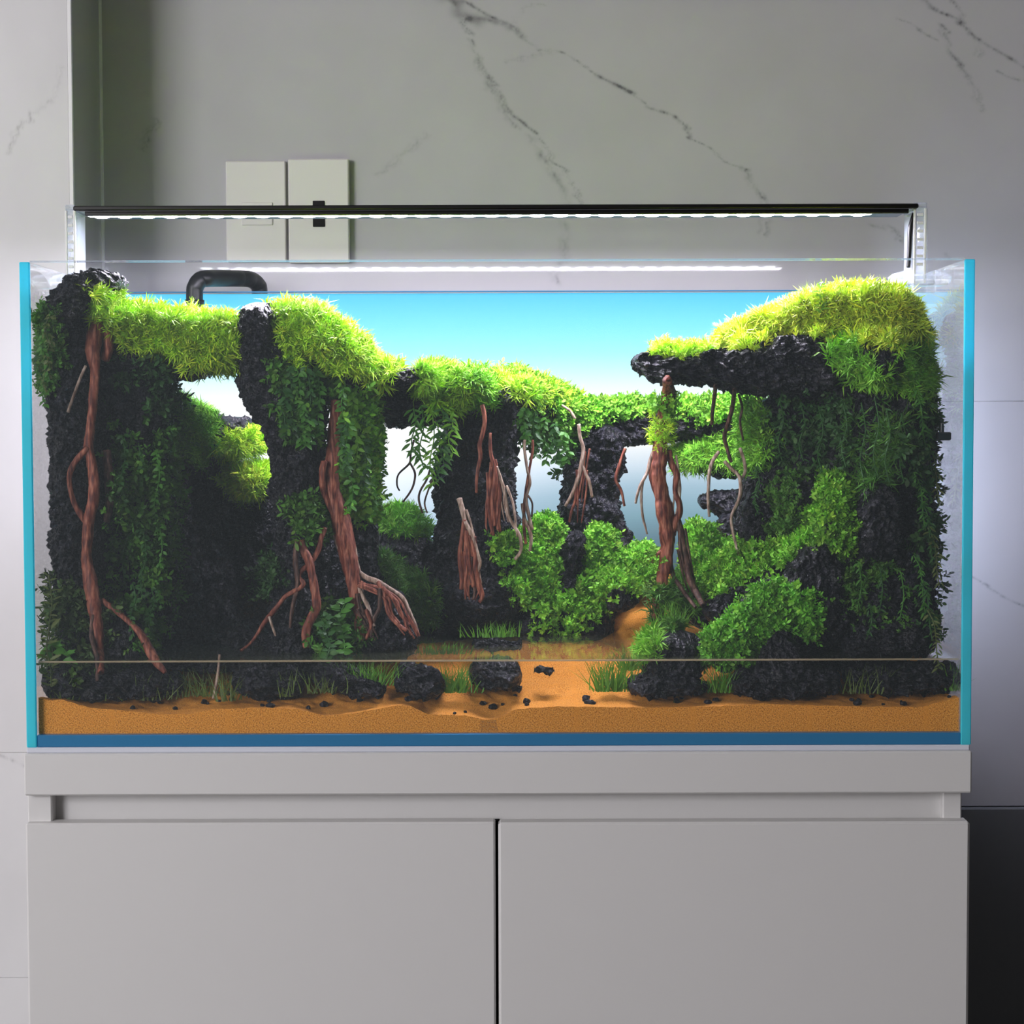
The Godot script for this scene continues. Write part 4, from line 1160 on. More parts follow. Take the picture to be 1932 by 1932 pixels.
	driftwood("tall red tree trunk propping the tip of the overhanging slab", "driftwood", "red_wood", .155, [
		["trunk", [[1259, 716, 8], [1258, 738, 9], [1254, 765, 9.5], [1249, 795, 10], [1247, 830, 11], [1246, 860, 14], [1243, 890, 13], [1246, 930, 13], [1253, 965, 16], [1259, 1005, 14], [1260, 1045, 12], [1254, 1075, 11], [1247, 1105, 10], [1241, 1132, 9], [1235, 1168, 8]]],
		["branch", [[1266, 728, 5], [1272, 748, 5], [1262, 775, 5]], "dark_root"],
		["branch", [[1262, 850, 6], [1268, 875, 6], [1277, 895, 6], [1274, 925, 5], [1282, 958, 6], [1275, 985, 7], [1264, 1010, 7]]],
		["branch", [[1234, 870, 4], [1228, 893, 4.5], [1232, 915, 4], [1242, 945, 5], [1250, 985, 6]]],
		["leg", [[1276, 970, 5], [1284, 1000, 6], [1289, 1030, 6], [1296, 1060, 6], [1300, 1088, 6], [1312, 1115, 6], [1326, 1142, 5]], "dark_root"],
		["leg", [[1264, 1050, 4], [1270, 1084, 4], [1284, 1107, 4], [1296, 1125, 3.5], [1312, 1146, 3]], "dark_root"],
		["root", [[1252, 1036, 3], [1238, 1049, 3], [1231, 1062, 2.4]]],
		["root", [[1233, 852, 3], [1226, 872, 3], [1221, 893, 3], [1209, 914, 2.8], [1202, 934, 2.4], [1199, 950, 1.8]], "pale_root"],
		["root", [[1213, 908, 2.4], [1210, 930, 2.4], [1210, 952, 2.4], [1213, 978, 2.2], [1217, 992, 2], [1221, 1008, 1.6]], "pale_root"]] + strands(5, [[1240, 852], [1236, 885], [1240, 920], [1248, 955], [1256, 1000]], 9, 3.0, 11) + strands(4, [[1270, 860], [1276, 890], [1276, 930], [1272, 970], [1266, 1010]], 7, 2.4, 12, "pale_root") + strands(4, [[1282, 1000], [1290, 1040], [1298, 1080], [1310, 1120], [1322, 1150]], 9, 2.6, 13, "dark_root"), "driftwood", .004, .45)
	driftwood("thin brown roots trailing from the underside of the overhanging slab", "root", "dark_root", .16, [
		["root", [[1350, 728, 4], [1347, 752, 3.6], [1344, 775, 3.4], [1343, 800, 3]]],
		["root", [[1386, 735, 4], [1382, 765, 4], [1376, 790, 4], [1367, 822, 4], [1372, 845, 3.4], [1380, 872, 3]]],
		["root", [[1394, 745, 2.4], [1400, 770, 2.4], [1396, 795, 2.2], [1402, 830, 2]]],
		["root", [[1357, 852, 3.2], [1345, 870, 3.4], [1339, 890, 3.4], [1337, 915, 3], [1336, 940, 2.8], [1338, 975, 2.4]], "pale_root"],
		["root", [[1367, 870, 3.4], [1380, 884, 3.4], [1395, 900, 3.4], [1397, 930, 3.4], [1390, 952, 3.4], [1380, 975, 3.2], [1382, 1000, 3], [1388, 1025, 2.8], [1397, 1062, 2.2]], "pale_root"],
		["root", [[1398, 905, 3], [1406, 890, 3], [1404, 868, 3], [1396, 845, 3]], "pale_root"]], "root_bundle")

# ---------------------------------------------------------------- moss

func blade_sprig(n: int, length: float, width: float, spread: float, sd: int) -> ArrayMesh:   # a tuft of curved pointed strands
	var r := RandomNumberGenerator.new()
	r.seed = sd
	var st := SurfaceTool.new()
	st.begin(Mesh.PRIMITIVE_TRIANGLES)
	for i in n:
		var az := TAU * (i + r.randf() * 0.8) / n
		var out := Vector3(cos(az), 0, sin(az))
		var side := Vector3(-sin(az), 0, cos(az)) * width * 0.5
		var lean := spread * r.randf_range(0.35, 1.2)
		var L := length * r.randf_range(0.6, 1.15)
		var p0 := out * length * 0.05
		var p1 := p0 + (Vector3.UP * cos(lean * 0.6) + out * sin(lean * 0.6)) * L * 0.5
		var p2 := p1 + (Vector3.UP * cos(lean * 1.5) + out * sin(lean * 1.5)) * L * 0.5
		var q := [p0 - side * 0.7, p0 + side * 0.7, p1 - side, p1 + side, p2]
		for k in [0, 1, 2, 1, 3, 2, 2, 3, 4]:
			st.add_vertex(q[k])
	return st.commit()

func leaf_sprig(n: int, length: float, width: float, tall: float, sd: int) -> ArrayMesh:   # small oval leaves round a short stem
	var r := RandomNumberGenerator.new()
	r.seed = sd
	var st := SurfaceTool.new()
	st.begin(Mesh.PRIMITIVE_TRIANGLES)
	for i in n:
		var az := i * 2.4 + r.randf() * 0.6
		var out := Vector3(cos(az), 0, sin(az))
		var tilt := r.randf_range(0.2, 0.9)
		var dir := out * cos(tilt) + Vector3.UP * sin(tilt)
		var side := Vector3(-sin(az), 0, cos(az))
		var p := Vector3.UP * tall * (i + 0.5) / n
		var L := length * r.randf_range(0.75, 1.2)
		var q := [p, p + dir * L * 0.35 + side * width * 0.5, p + dir * L * 0.75 + side * width * 0.42, p + dir * L, p + dir * L * 0.75 - side * width * 0.42, p + dir * L * 0.35 - side * width * 0.5]
		for k in [0, 1, 5, 1, 2, 5, 2, 4, 5, 2, 3, 4]:
			st.add_vertex(q[k])
	return st.commit()

func moss(label: String, style: String, color: Color, polygon: Array, o := {}):
	# o: dens (sprigs per surface point), size, droop, wild, up (least upward facing), front (most depth), called
	var pg := PackedVector2Array()
	for p in polygon: pg.append(Vector2(p[0], p[1]))
	var lo := pg[0]
	var hi := pg[0]
	for p in pg:
		lo = lo.min(p)
		hi = hi.max(p)
	var dens: float = o.get("dens", 1.0) * 1.75
	var size: float = o.get("size", 1.0)
	var droop: float = o.get("droop", 0.0)
	var wild: float = o.get("wild", 0.7)
	var near: float = o.get("near", 0.0)
	var far: float = o.get("far", 0.44)
	var thick: float = o.get("thick", 0.005)
	var buf := PackedFloat32Array()
	var count := 0
	var mid := Vector3.ZERO
	var places := []
	for bx in range(int(lo.x / 40.0) - 1, int(hi.x / 40.0) + 2):
		for by in range(int(lo.y / 40.0) - 1, int(hi.y / 40.0) + 2):
			var cell = buckets.get(Vector2i(bx, by))
			if cell == null: continue
			for k in range(0, cell.size(), 2):
				var s: Dictionary = solids[cell[k]]
				var i: int = cell[k + 1]
				var d: float = s.d[i]
				if d < near or d > far: continue
				var p: Vector2 = s.p[i]
				var jit := p + Vector2(rng.randfn(0, 6), rng.randfn(0, 6))
				if not Geometry2D.is_point_in_polygon(jit, pg): continue
				var n: Vector3 = s.n[i]
				if n.z < -0.35 and n.y < 0.4: continue
				if n.y < -0.55: continue
				if d > surface_d(p.x, p.y, 0) + 0.06: continue
				var v: Vector3 = s.v[i]
				var cover := 0.6 * n_soft.get_noise_3dv(v * 4.0) + 0.5 * n_soft.get_noise_3dv(v * 1.5 + Vector3(7, 3, 5))
				if cover < o.get("gaps", -0.25) + rng.randfn(0, 0.04): continue
				var clump := 0.75 + 0.75 * clampf(n_soft.get_noise_3dv(v * 6.0 + Vector3(2, 9, 4)) + 0.45, 0.0, 1.0)
				var m := int(dens) + (1 if rng.randf() < dens - int(dens) else 0)
				for q in m:
					var up := (n * 0.75 + Vector3.UP * 0.5 * (1.0 - droop) + Vector3(0, -1.1, 0.25) * droop + Vector3(rng.randfn(0, wild), rng.randfn(0, wild), rng.randfn(0, wild) * 0.6)).normalized()
					var xa := up.cross(Vector3(rng.randf() - 0.5, rng.randf() - 0.5, rng.randf() - 0.5)).normalized()
					var za := xa.cross(up)
					var sc := size * clump * rng.randf_range(0.55, 1.3)
					var at := v + n * rng.randf_range(-0.001, thick) + Vector3(rng.randfn(0, 0.0018), rng.randfn(0, 0.0018), rng.randfn(0, 0.0018))
					if at.z > -0.0135: continue
					var t := 0.55 + 0.6 * rng.randf() + 0.5 * n_soft.get_noise_3dv(v * 3.0)
					var yel := rng.randf() * rng.randf() * 0.6
					places.append([xa * sc, up * sc, za * sc, at, Color(color.r * t * (1.0 + yel), color.g * t, color.b * t)])
					mid += at
	if places.size() < 3:
		print("no ground for: ", label)
		return
	mid /= places.size()
	count = places.size()
	buf.resize(count * 16)
	for i in count:
		var e: Array = places[i]
		var a: Vector3 = e[0]
		var b: Vector3 = e[1]
		var c: Vector3 = e[2]
		var t: Vector3 = e[3] - mid
		var col: Color = e[4]
		var q := i * 16
		buf[q] = a.x
		buf[q + 1] = b.x
		buf[q + 2] = c.x
		buf[q + 3] = t.x
		buf[q + 4] = a.y
		buf[q + 5] = b.y
		buf[q + 6] = c.y
		buf[q + 7] = t.y
		buf[q + 8] = a.z
		buf[q + 9] = b.z
		buf[q + 10] = c.z
		buf[q + 11] = t.z
		buf[q + 12] = col.r
		buf[q + 13] = col.g
		buf[q + 14] = col.b
		buf[q + 15] = 1.0
	var mm := MultiMesh.new()
	mm.transform_format = MultiMesh.TRANSFORM_3D
	mm.use_colors = true
	mm.mesh = sprigs[style]
	mm.instance_count = count
	mm.buffer = buf
	var node := MultiMeshInstance3D.new()
	node.name = numbered(o.get("called", "moss_mat"))
	node.multimesh = mm
	node.material_override = M.moss
	add_child(node)
	node.position = mid
	tag(node, label, o.get("category", "moss"), "", "stuff")
	total += count

var total := 0

func build_moss():
	sprigs["strand"] = blade_sprig(8, 0.0118, 0.0011, 1.0, 4)
	sprigs["long"] = blade_sprig(6, 0.015, 0.0012, 0.7, 8)
	sprigs["carpet"] = leaf_sprig(8, 0.0033, 0.0018, 0.005, 5)
	sprigs["leafy"] = leaf_sprig(6, 0.0058, 0.0025, 0.008, 6)
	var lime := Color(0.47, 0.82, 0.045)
	var green := Color(0.21, 0.56, 0.045)
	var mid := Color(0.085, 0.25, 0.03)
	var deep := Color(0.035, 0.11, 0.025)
	# left tower and arch
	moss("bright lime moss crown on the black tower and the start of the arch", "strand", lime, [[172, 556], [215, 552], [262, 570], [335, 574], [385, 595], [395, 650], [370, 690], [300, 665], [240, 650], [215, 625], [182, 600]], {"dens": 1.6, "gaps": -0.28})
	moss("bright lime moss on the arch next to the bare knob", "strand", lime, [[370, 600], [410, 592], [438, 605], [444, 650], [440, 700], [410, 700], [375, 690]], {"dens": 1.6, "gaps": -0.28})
	moss("green moss fringe down the outer edge of the black tower", "carpet", mid, [[70, 580], [108, 590], [112, 700], [95, 745], [68, 710]], {"dens": 1.2})
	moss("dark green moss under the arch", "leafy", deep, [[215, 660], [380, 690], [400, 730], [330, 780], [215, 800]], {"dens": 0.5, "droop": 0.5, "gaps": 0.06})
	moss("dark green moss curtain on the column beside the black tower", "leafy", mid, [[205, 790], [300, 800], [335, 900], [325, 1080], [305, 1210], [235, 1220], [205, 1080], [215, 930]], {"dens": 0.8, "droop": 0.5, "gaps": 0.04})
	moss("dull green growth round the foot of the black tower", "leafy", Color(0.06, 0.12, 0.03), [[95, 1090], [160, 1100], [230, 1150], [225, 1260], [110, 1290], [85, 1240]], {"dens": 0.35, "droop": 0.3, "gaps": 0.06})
	# second column
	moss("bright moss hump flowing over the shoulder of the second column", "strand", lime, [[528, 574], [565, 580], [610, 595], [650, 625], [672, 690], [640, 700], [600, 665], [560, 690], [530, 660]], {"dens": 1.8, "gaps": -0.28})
	moss("darker moss hanging below the bright hump of the second column", "leafy", mid, [[515, 670], [570, 690], [640, 700], [660, 740], [610, 780], [600, 830], [555, 825], [525, 770]], {"dens": 0.7, "droop": 0.8, "gaps": 0.06})
	moss("bright moss tuft at the step down from second column to bridge", "strand", lime, [[660, 640], [700, 655], [745, 692], [735, 712], [690, 710], [665, 690]], {"dens": 2.0})
	moss("leafy green strip down the stone rib beside the red trunk", "leafy", green, [[640, 730], [690, 740], [706, 800], [706, 960], [670, 985], [645, 900], [645, 800]], {"dens": 0.8, "droop": 0.4, "gaps": -0.3})
	moss("green tuft above the twisted brown trunk", "leafy", mid, [[565, 935], [610, 945], [618, 1000], [585, 1020], [560, 1000]], {"dens": 0.9, "droop": 0.3})
	moss("shaded green clump low on the second column", "leafy", deep, [[470, 1070], [525, 1060], [530, 1110], [480, 1125]], {"dens": 0.7})
	moss("leafy green clump at the foot of the red trunk", "leafy", mid, [[595, 1150], [640, 1140], [685, 1190], [680, 1240], [600, 1240]], {"dens": 0.7, "droop": 0.2})
	# cave
	moss("bright moss cushion on the ledge seen through the arch", "strand", green, [[300, 765], [345, 765], [400, 800], [410, 860], [380, 880], [320, 840]], {"dens": 1.8, "near": .2})
	moss("bright moss cushion on the ledge next to the second column", "strand", lime, [[405, 842], [440, 828], [500, 815], [505, 862], [470, 890], [415, 875]], {"dens": 1.8, "near": .2})
	moss("lower bright moss cushion under the ledge in the arch opening", "strand", lime, [[425, 900], [470, 885], [520, 890], [522, 930], [450, 945]], {"dens": 2.0, "near": .2})
	# bridge
	moss("bright moss drape over the front of the bridge", "strand", Color(0.28, 0.62, 0.035), [[798, 690], [835, 690], [868, 695], [885, 740], [870, 770], [820, 765], [795, 740]], {"dens": 1.8, "droop": 0.25, "gaps": -0.3})
	moss("moss ribbon running down beside the red root bundle", "strand", green, [[885, 690], [925, 695], [935, 735], [920, 765], [900, 760]], {"dens": 1.6})
	moss("green moss lawn along the far span of the bridge", "carpet", green, [[925, 690], [1000, 712], [1060, 735], [1120, 752], [1220, 758], [1330, 748], [1440, 765], [1450, 840], [1410, 850], [1390, 785], [1290, 785], [1190, 778], [1115, 795], [1090, 825], [1065, 800], [1040, 765], [1000, 738], [930, 712]], {"dens": 1.7, "gaps": -0.28, "size": 1.1})
	moss("fine grassy moss along the top edge of the bridge", "strand", Color(0.38, 0.7, 0.04), [[920, 690], [1000, 712], [1060, 733], [1140, 755], [1060, 765], [980, 740], [925, 715]], {"dens": 1.2})
	moss("dark leafy moss under the far side of the bridge", "leafy", mid, [[985, 770], [1050, 790], [1090, 815], [1080, 870], [1045, 880], [990, 840]], {"dens": 0.8, "droop": 0.7})
	moss("moss cushion on the small shelf below the bridge end", "strand", green, [[1275, 850], [1330, 828], [1400, 825], [1430, 850], [1400, 885], [1330, 875], [1285, 885]], {"dens": 1.8, "near": .25})
	moss("moss patch on the corner where bridge meets cliff", "strand", green, [[1395, 760], [1445, 770], [1450, 870], [1405, 890], [1395, 830]], {"dens": 1.0})
	# overhang and cliff
	moss("small lime moss strip near the tip of the overhanging slab", "strand", lime, [[1232, 648], [1290, 640], [1335, 645], [1340, 660], [1290, 668], [1238, 664]], {"dens": 1.5, "size": 0.8})
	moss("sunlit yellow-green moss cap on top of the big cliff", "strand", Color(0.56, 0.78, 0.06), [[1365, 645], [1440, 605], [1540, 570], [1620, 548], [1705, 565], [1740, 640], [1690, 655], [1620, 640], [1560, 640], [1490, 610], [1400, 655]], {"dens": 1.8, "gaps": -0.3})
	moss("bright moss tongue hanging from the cap over the cliff", "strand", green, [[1560, 630], [1600, 640], [1640, 690], [1690, 725], [1650, 740], [1610, 715], [1575, 690]], {"dens": 1.3, "droop": 0.3, "gaps": -0.12})
	moss("bright moss patch at the outer shoulder of the cliff", "strand", green, [[1690, 640], [1745, 650], [1765, 720], [1740, 765], [1700, 740]], {"dens": 1.4, "droop": 0.2, "gaps": -0.1})
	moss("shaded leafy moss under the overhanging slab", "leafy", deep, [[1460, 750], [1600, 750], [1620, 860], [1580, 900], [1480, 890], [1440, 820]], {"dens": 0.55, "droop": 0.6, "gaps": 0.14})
	moss("feathery green moss in the middle of the cliff", "long", mid, [[1610, 745], [1690, 750], [1700, 850], [1680, 920], [1630, 915], [1615, 830]], {"dens": 0.9, "droop": 0.6, "gaps": 0.05})
	moss("vivid moss tongue on the spur above the grey boulder", "carpet", green, [[1560, 905], [1600, 910], [1612, 1000], [1600, 1065], [1560, 1020], [1500, 1030], [1520, 980]], {"dens": 1.8, "gaps": -0.3})
	moss("dull green moss streak behind the hanging roots", "carpet", mid, [[1450, 890], [1510, 890], [1510, 1010], [1460, 1020]], {"dens": 0.9, "gaps": 0.06})
	moss("moss carpet over the slope between the rubble ridge and cliff", "carpet", green, [[1300, 1030], [1370, 1030], [1440, 1040], [1510, 1015], [1490, 1055], [1430, 1085], [1370, 1110], [1330, 1130], [1300, 1090]], {"dens": 1.5, "gaps": -0.3})
	moss("lush moss carpet on the front slope above the water", "carpet", Color(0.16, 0.5, 0.045), [[1325, 1245], [1345, 1200], [1400, 1160], [1450, 1110], [1520, 1110], [1545, 1150], [1540, 1210], [1490, 1180], [1430, 1200], [1410, 1250]], {"dens": 1.9, "gaps": -0.26})
	moss("dim moss over the lower bulge of the cliff", "carpet", mid, [[1590, 1050], [1690, 1060], [1730, 1130], [1710, 1190], [1620, 1180], [1590, 1110]], {"dens": 0.8, "gaps": 0.06})
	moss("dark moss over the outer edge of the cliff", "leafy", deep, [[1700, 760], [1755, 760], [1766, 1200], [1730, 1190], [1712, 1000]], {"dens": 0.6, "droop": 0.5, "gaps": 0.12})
	# centre
	moss("green moss carpet climbing the mound behind the middle column", "carpet", green, [[1000, 1000], [1040, 985], [1058, 1010], [1052, 1090], [1030, 1150], [970, 1130], [960, 1090], [985, 1060]], {"dens": 1.8, "gaps": -0.3})
	moss("moss tuft on the side of the middle column", "carpet", green, [[925, 1020], [975, 1005], [995, 1030], [985, 1070], [940, 1065]], {"dens": 1.5})
	moss("green moss carpet in front of the grey column", "carpet", green, [[1112, 1015], [1140, 1005], [1165, 1030], [1160, 1090], [1130, 1160], [1080, 1200], [1000, 1185], [1050, 1145], [1102, 1105]], {"dens": 1.8, "gaps": -0.3})
	moss("moss tuft beside the top of the sand path", "carpet", green, [[1172, 1060], [1215, 1035], [1245, 1050], [1235, 1095], [1195, 1120], [1175, 1100]], {"dens": 1.8, "gaps": -0.3})
	moss("moss on the ledge at the bottom of the white opening", "strand", green, [[695, 955], [750, 955], [810, 985], [800, 1010], [740, 1000], [700, 985]], {"dens": 1.6, "near": .22})
	moss("grassy green slope behind the leaning roots", "strand", mid, [[680, 1045], [730, 1060], [800, 1100], [835, 1160], [800, 1195], [760, 1140], [700, 1100]], {"dens": 1.1, "near": .15})
	moss("pale green moss behind the legs of the tall red tree", "carpet", green, [[1295, 970], [1335, 960], [1345, 1020], [1310, 1030]], {"dens": 1.5})
	moss("moss clump between the legs of the tall red tree", "strand", mid, [[1240, 1110], [1300, 1095], [1310, 1160], [1270, 1185], [1235, 1175]], {"dens": 1.2})
	moss("moss sleeve wrapped round the upper trunk of the tall red tree", "strand", lime, [[1238, 785], [1268, 785], [1268, 845], [1238, 845]], {"dens": 1.5, "far": .17, "size": 0.6})
	moss("moss pad beside the shiny black boulder", "strand", green, [[1195, 1185], [1240, 1170], [1240, 1230], [1180, 1245]], {"dens": 1.5})
	print("moss sprigs: ", total)

# ---------------------------------------------------------------- trailing plants and grass

func leaf_mesh(width: float) -> ArrayMesh:     # one leaf, a unit long, folded along its rib
	var st := SurfaceTool.new()
	st.begin(Mesh.PRIMITIVE_TRIANGLES)
	var half := [[0.0, 0.06], [0.2, 0.34], [0.45, 0.5], [0.75, 0.32], [1.0, 0.0]]
	for s in [-1.0, 1.0]:
		for i in 4:
			var y0: float = half[i][0]
			var y1: float = half[i + 1][0]
			var a := Vector3(0, y0, -0.25 * y0 * y0)
			var b := Vector3(s * half[i][1] * width, y0, half[i][1] * 0.18 - 0.25 * y0 * y0)
			var c := Vector3(s * half[i + 1][1] * width, y1, half[i + 1][1] * 0.18 - 0.25 * y1 * y1)
			var e := Vector3(0, y1, -0.25 * y1 * y1)
			for p in ([a, c, b, a, e, c] if s > 0 else [a, b, c, a, c, e]): st.add_vertex(p)
	st.generate_normals()
	return st.commit()

func vine(label: String, leafed: Mesh, material: String, size: float, count: int, pts: Array, free := 0.2, group := ""):
	var line := settle(pts.map(func(p): return [p[0], p[1], 1.3]), 0.007, free)
	var tb := tube(line, 5, 0.0)
	var b := base_of(tb[0])
	var o := thing("trailing_plant", b, label, "plant", group)
	part("stem", o, mesh_of(shifted(tb[0], -b), tb[1], tb[2]), M[material], Vector3.ZERO)
	var sm := curve(line, 3.0)
	for i in count:
		var f := (i + 0.5) / count * (sm.size() - 1)
		var k := mini(int(f), sm.size() - 2)
		var p := W(sm[k][0], sm[k][1], sm[k][2])
		var along := (W(sm[k + 1][0], sm[k + 1][1], sm[k + 1][2]) - p).normalized()
		var side := 1.0 if i % 2 == 0 else -1.0
		var y := (along * rng.randf_range(0.2, 0.8) + Vector3(side * rng.randf_range(0.5, 1.0), rng.randf_range(-0.4, 0.35), rng.randf_range(0.0, 0.8))).normalized()
		var z := (Vector3(rng.randf_range(-0.3, 0.3), rng.randf_range(0.2, 1.0), rng.randf_range(0.3, 1.0)))
		var x := y.cross(z).normalized()
		z = x.cross(y)
		var s := size * mpp(sm[k][2]) * rng.randf_range(0.7, 1.3)
		var at := p + Vector3(rng.randfn(0, 0.0012), rng.randfn(0, 0.001), 0)
		if at.z + s * maxf(0.0, y.z) > -0.0125: continue
		var l := part("leaf", o, leafed, M[material], at - b)
		l.basis = Basis(x * s, y * s, z * s)

func build_vines():
	var oval := leaf_mesh(0.6)
	var slim := leaf_mesh(0.3)
	var ag := "trailing plants along the outer edge of the cliff"
	for k in 9:
		var x := 1730.0 + 13.0 * (k % 3)
		var y := 735.0 + 52.0 * k
		vine("small-leaved creeper trailing down the outer edge of the cliff by the pane", slim, ["leaf_mid", "leaf_deep", "leaf_olive"][k % 3], 13, 30, [[x - 6, y], [x + 6, y + 25], [x + 10, y + 55], [x + 12, y + 85], [x + 16, y + 110]], .1, ag)
	for k in 6:
		var x := 84.0 + rng.randf_range(-6, 8)
		var y := 590.0 + 24.0 * k
		vine("tiny-leaved creeper on the outer edge of the black tower", oval, ["leaf_olive", "leaf_mid"][k % 2], 10, 16, [[x + 8, y], [x, y + 18], [x - 2, y + 36], [x + 4, y + 56]], .1, "creepers on the outer edge of the black tower")
	var hang := [[795, 765, 120], [815, 775, 140], [835, 770, 110], [780, 770, 90], [850, 775, 80], [825, 800, 105]]
	for k in hang.size():
		var h: Array = hang[k]
		vine("leafy green plant trailing from the moss drape into the white opening", slim, ["leaf_mid", "leaf_bright", "leaf_deep"][k % 3], 19, 26, [[h[0], h[1], 1], [h[0] + 4, h[1] + h[2] * 0.35], [h[0] - 4, h[1] + h[2] * 0.7], [h[0] + 5, h[1] + h[2]]], .165, "plants trailing into the white opening")
	hang = [[992, 770, 70], [1010, 775, 85], [1030, 790, 80], [1048, 800, 75], [1066, 815, 60]]
	for k in hang.size():
		var h: Array = hang[k]
		vine("oval-leaved plant hanging from the bridge over the narrow blue gap", oval, ["leaf_mid", "leaf_deep"][k % 2], 13, 22, [[h[0], h[1]], [h[0] - 4, h[1] + h[2] * 0.4], [h[0] + 4, h[1] + h[2] * 0.75], [h[0], h[1] + h[2]]], .22, "plants hanging over the narrow blue gap")
	hang = [[545, 690, 130], [562, 700, 140], [580, 690, 150], [598, 700, 120], [535, 730, 90], [570, 760, 80]]
	for k in hang.size():
		var h: Array = hang[k]
		vine("dark leafy plant trailing over the shaded face of the second column", oval, ["leaf_deep", "leaf_mid"][k % 2], 14, 24, [[h[0], h[1]], [h[0] + 6, h[1] + h[2] * 0.4], [h[0] + 2, h[1] + h[2] * 0.7], [h[0] + 8, h[1] + h[2]]], .12, "plants trailing over the second column")
	hang = [[650, 730, 120], [668, 740, 150], [685, 770, 150], [660, 850, 110], [690, 860, 110], [650, 800, 90], [700, 900, 70]]
	for k in hang.size():
		var h: Array = hang[k]
		vine("bright oval-leaved climber on the stone rib right beside the red trunk", oval, ["leaf_mid", "leaf_bright", "leaf_deep"][k % 3], 14, 26, [[h[0], h[1]], [h[0] - 6, h[1] + h[2] * 0.3], [h[0] + 6, h[1] + h[2] * 0.65], [h[0], h[1] + h[2]]], .15, "climbers beside the red trunk")
	hang = [[230, 820, 150], [262, 840, 170], [295, 850, 160], [235, 960, 150], [270, 1000, 150], [300, 990, 150], [250, 1100, 100], [285, 1110, 90]]
	for k in hang.size():
		var h: Array = hang[k]
		vine("dark small-leaved climber in the moss curtain beside the black tower", oval, ["leaf_deep", "leaf_deep", "leaf_mid"][k % 3], 10, 30, [[h[0], h[1]], [h[0] + 6, h[1] + h[2] * 0.3], [h[0] - 4, h[1] + h[2] * 0.65], [h[0] + 3, h[1] + h[2]]], .13, "climbers in the dark moss curtain")
	hang = [[1470, 750, 120], [1510, 760, 110], [1545, 770, 120], [1590, 760, 120], [1625, 760, 150], [1650, 750, 150], [1672, 770, 140], [1700, 780, 130], [1425, 880, 90]]
	for k in hang.size():
		var h: Array = hang[k]
		vine("dark slender-leaved plant hanging on the upper cliff under the moss cap", slim, "leaf_deep", 11, 26, [[h[0], h[1]], [h[0] + 8, h[1] + h[2] * 0.35], [h[0] - 2, h[1] + h[2] * 0.7], [h[0] + 6, h[1] + h[2]]], .12, "plants hanging on the upper cliff")
	hang = [[1620, 1060, 90], [1660, 1070, 90], [1700, 1080, 90], [1640, 1140, 60]]
	for k in hang.size():
		var h: Array = hang[k]
		vine("small-leaved creeper on the lower bulge of the cliff", slim, ["leaf_mid", "leaf_deep"][k % 2], 11, 22, [[h[0], h[1]], [h[0] + 5, h[1] + h[2] * 0.5], [h[0] - 3, h[1] + h[2]]], .1, "creepers on the lower cliff")
	vine("straggly brownish plant rising at the foot of the black tower by the pane", slim, "leaf_olive", 17, 34, [[96, 1300], [100, 1240], [92, 1190], [98, 1140], [92, 1085]], .03)
	vine("pale variegated plant standing in the water at the foot of the black tower", slim, "leaf_olive", 22, 26, [[97, 1305], [95, 1260], [88, 1220], [94, 1180]], .025)
	vine("rounded-leaf plant spreading at the waterline beside the pale plant", oval, "leaf_mid", 17, 26, [[140, 1250], [120, 1225], [104, 1215], [84, 1235]], .03)
	vine("bright leafy plant at the foot of the red trunk by the water", oval, "leaf_mid", 17, 30, [[650, 1235], [648, 1200], [640, 1170], [652, 1135]], .1)
	vine("dark leafy plant standing in the water before the red trunk", oval, "leaf_deep", 15, 30, [[615, 1245], [622, 1215], [610, 1185], [618, 1160]], .1)
	vine("little creeper climbing the tip of the cliff cap", slim, "leaf_bright", 15, 20, [[1548, 590], [1552, 570], [1546, 552], [1552, 532]], .17)

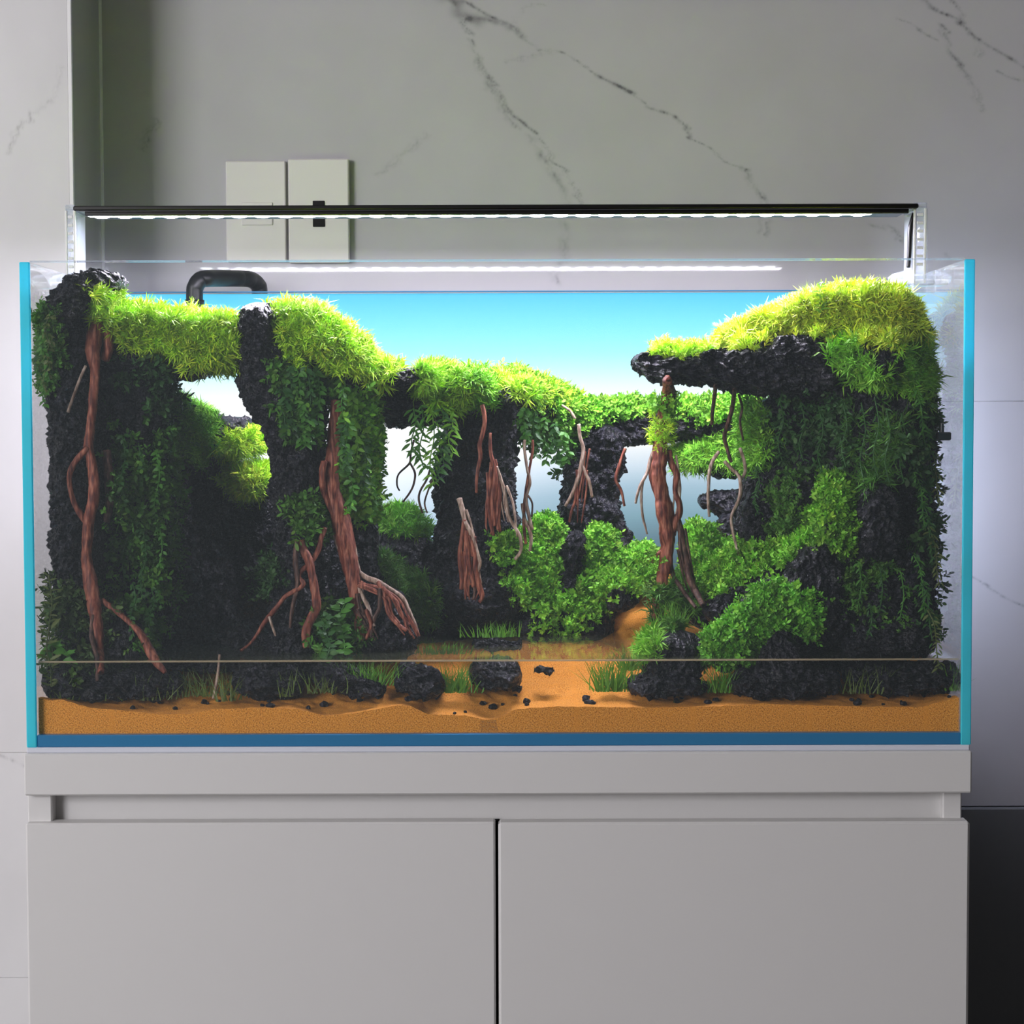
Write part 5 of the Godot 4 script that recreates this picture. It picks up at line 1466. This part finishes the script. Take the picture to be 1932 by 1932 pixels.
func blades(label: String, material: String, px: float, py: float, d: float, n: int, tall: float, spread: float, width := 3.0):
	# a tuft of narrow grass blades rooted at a pixel
	var root := W(px, py, d)
	root.y = maxf(root.y, sand_y(root.x, d)) - 0.001
	var st := SurfaceTool.new()
	st.begin(Mesh.PRIMITIVE_TRIANGLES)
	var k := mpp(d)
	for i in n:
		var x := rng.randfn(0, spread * 0.4) * k
		var z := rng.randf_range(-0.008, 0.008)
		var lean := Vector3(rng.randfn(0, 0.32) + x / (spread * k) * 0.25, 1.0, rng.randfn(0, 0.2)).normalized()
		var h := tall * k * rng.randf_range(0.5, 1.1)
		var w := width * k * 0.5
		var az := rng.randf_range(-0.7, 0.7)
		var side := Vector3(cos(az), 0, sin(az)) * w
		var bend := Vector3(rng.randfn(0, 0.2), -0.12, rng.randf_range(-0.1, 0.1)) * h
		var prev := []
		for s in 5:
			var t := s / 4.0
			var p := Vector3(x, 0, z) + lean * h * t + bend * t * t
			p.z = minf(p.z, -0.0135 - root.z)
			var q := [p - side * (1.0 - t * 0.92), p + side * (1.0 - t * 0.92)]
			if s:
				for v in [prev[0], q[0], prev[1], prev[1], q[0], q[1]]: st.add_vertex(v)
			prev = q
	st.generate_normals()
	single("grass_tuft", st.commit(), M[material], root, label, "grass tuft")

func build_grass():
	blades("thick green grass tuft standing alone at the edge of the open sand", "blade_green", 1152, 1302, .05, 150, 84, 46, 2.6)
	blades("smaller grass tuft behind the lone tuft at the waterline", "blade_green", 1195, 1262, .09, 70, 60, 34, 2.6)
	blades("green grass tuft under the lush front slope, partly in water", "blade_green", 1362, 1304, .04, 80, 66, 46, 2.6)
	blades("green grass tuft between the two dark stones under water", "blade_green", 857, 1304, .045, 150, 66, 56, 2.6)
	blades("bright green grass lying over the long low stone under water", "blade_green", 690, 1290, .042, 130, 56, 70, 2.6)
	blades("thin olive grass tuft rooted in the sand below the slanting root", "blade_olive", 270, 1318, .03, 60, 60, 70, 2.4)
	blades("thin olive grass tuft in the corner by the pale plant", "blade_olive", 130, 1322, .03, 24, 56, 40)
	blades("grass tuft growing beside the thin upright twig under water", "blade_olive", 432, 1320, .03, 26, 70, 30)
	blades("yellowish grass tuft beside the dark stone under water", "blade_olive", 540, 1312, .03, 24, 66, 24)
	blades("dull grass filling the dim water beside the thin upright twig", "blade_olive", 390, 1312, .04, 70, 62, 80, 2.4)
	blades("dull grass before the dark stone under the slender roots", "blade_olive", 600, 1305, .03, 50, 50, 60, 2.4)
	blades("wispy grass under water at the foot of the cliff", "blade_olive", 1640, 1306, .03, 50, 64, 80, 2.4)
	blades("grass tuft in the far corner against the pane", "blade_green", 1795, 1300, .04, 30, 66, 20)
	blades("short grass along the waterline in front of the middle column", "blade_green", 940, 1200, .14, 70, 34, 70)
	blades("flat grassy patch in the pool behind the two green tufts", "blade_green", 830, 1232, .12, 80, 26, 80)
	blades("grass clump between the tree leg and the shiny boulder", "blade_green", 1272, 1180, .12, 50, 60, 26)
	blades("grass clump under the shiny black boulder edge", "blade_green", 1225, 1240, .07, 40, 40, 30)
	driftwood("thin upright twig standing in the sand under water", "twig", "pale_root", .03, [["twig", [[414, 1235, 2], [412, 1262, 2.4], [408, 1290, 2.6], [403, 1318, 3]]]], "upright_twig")
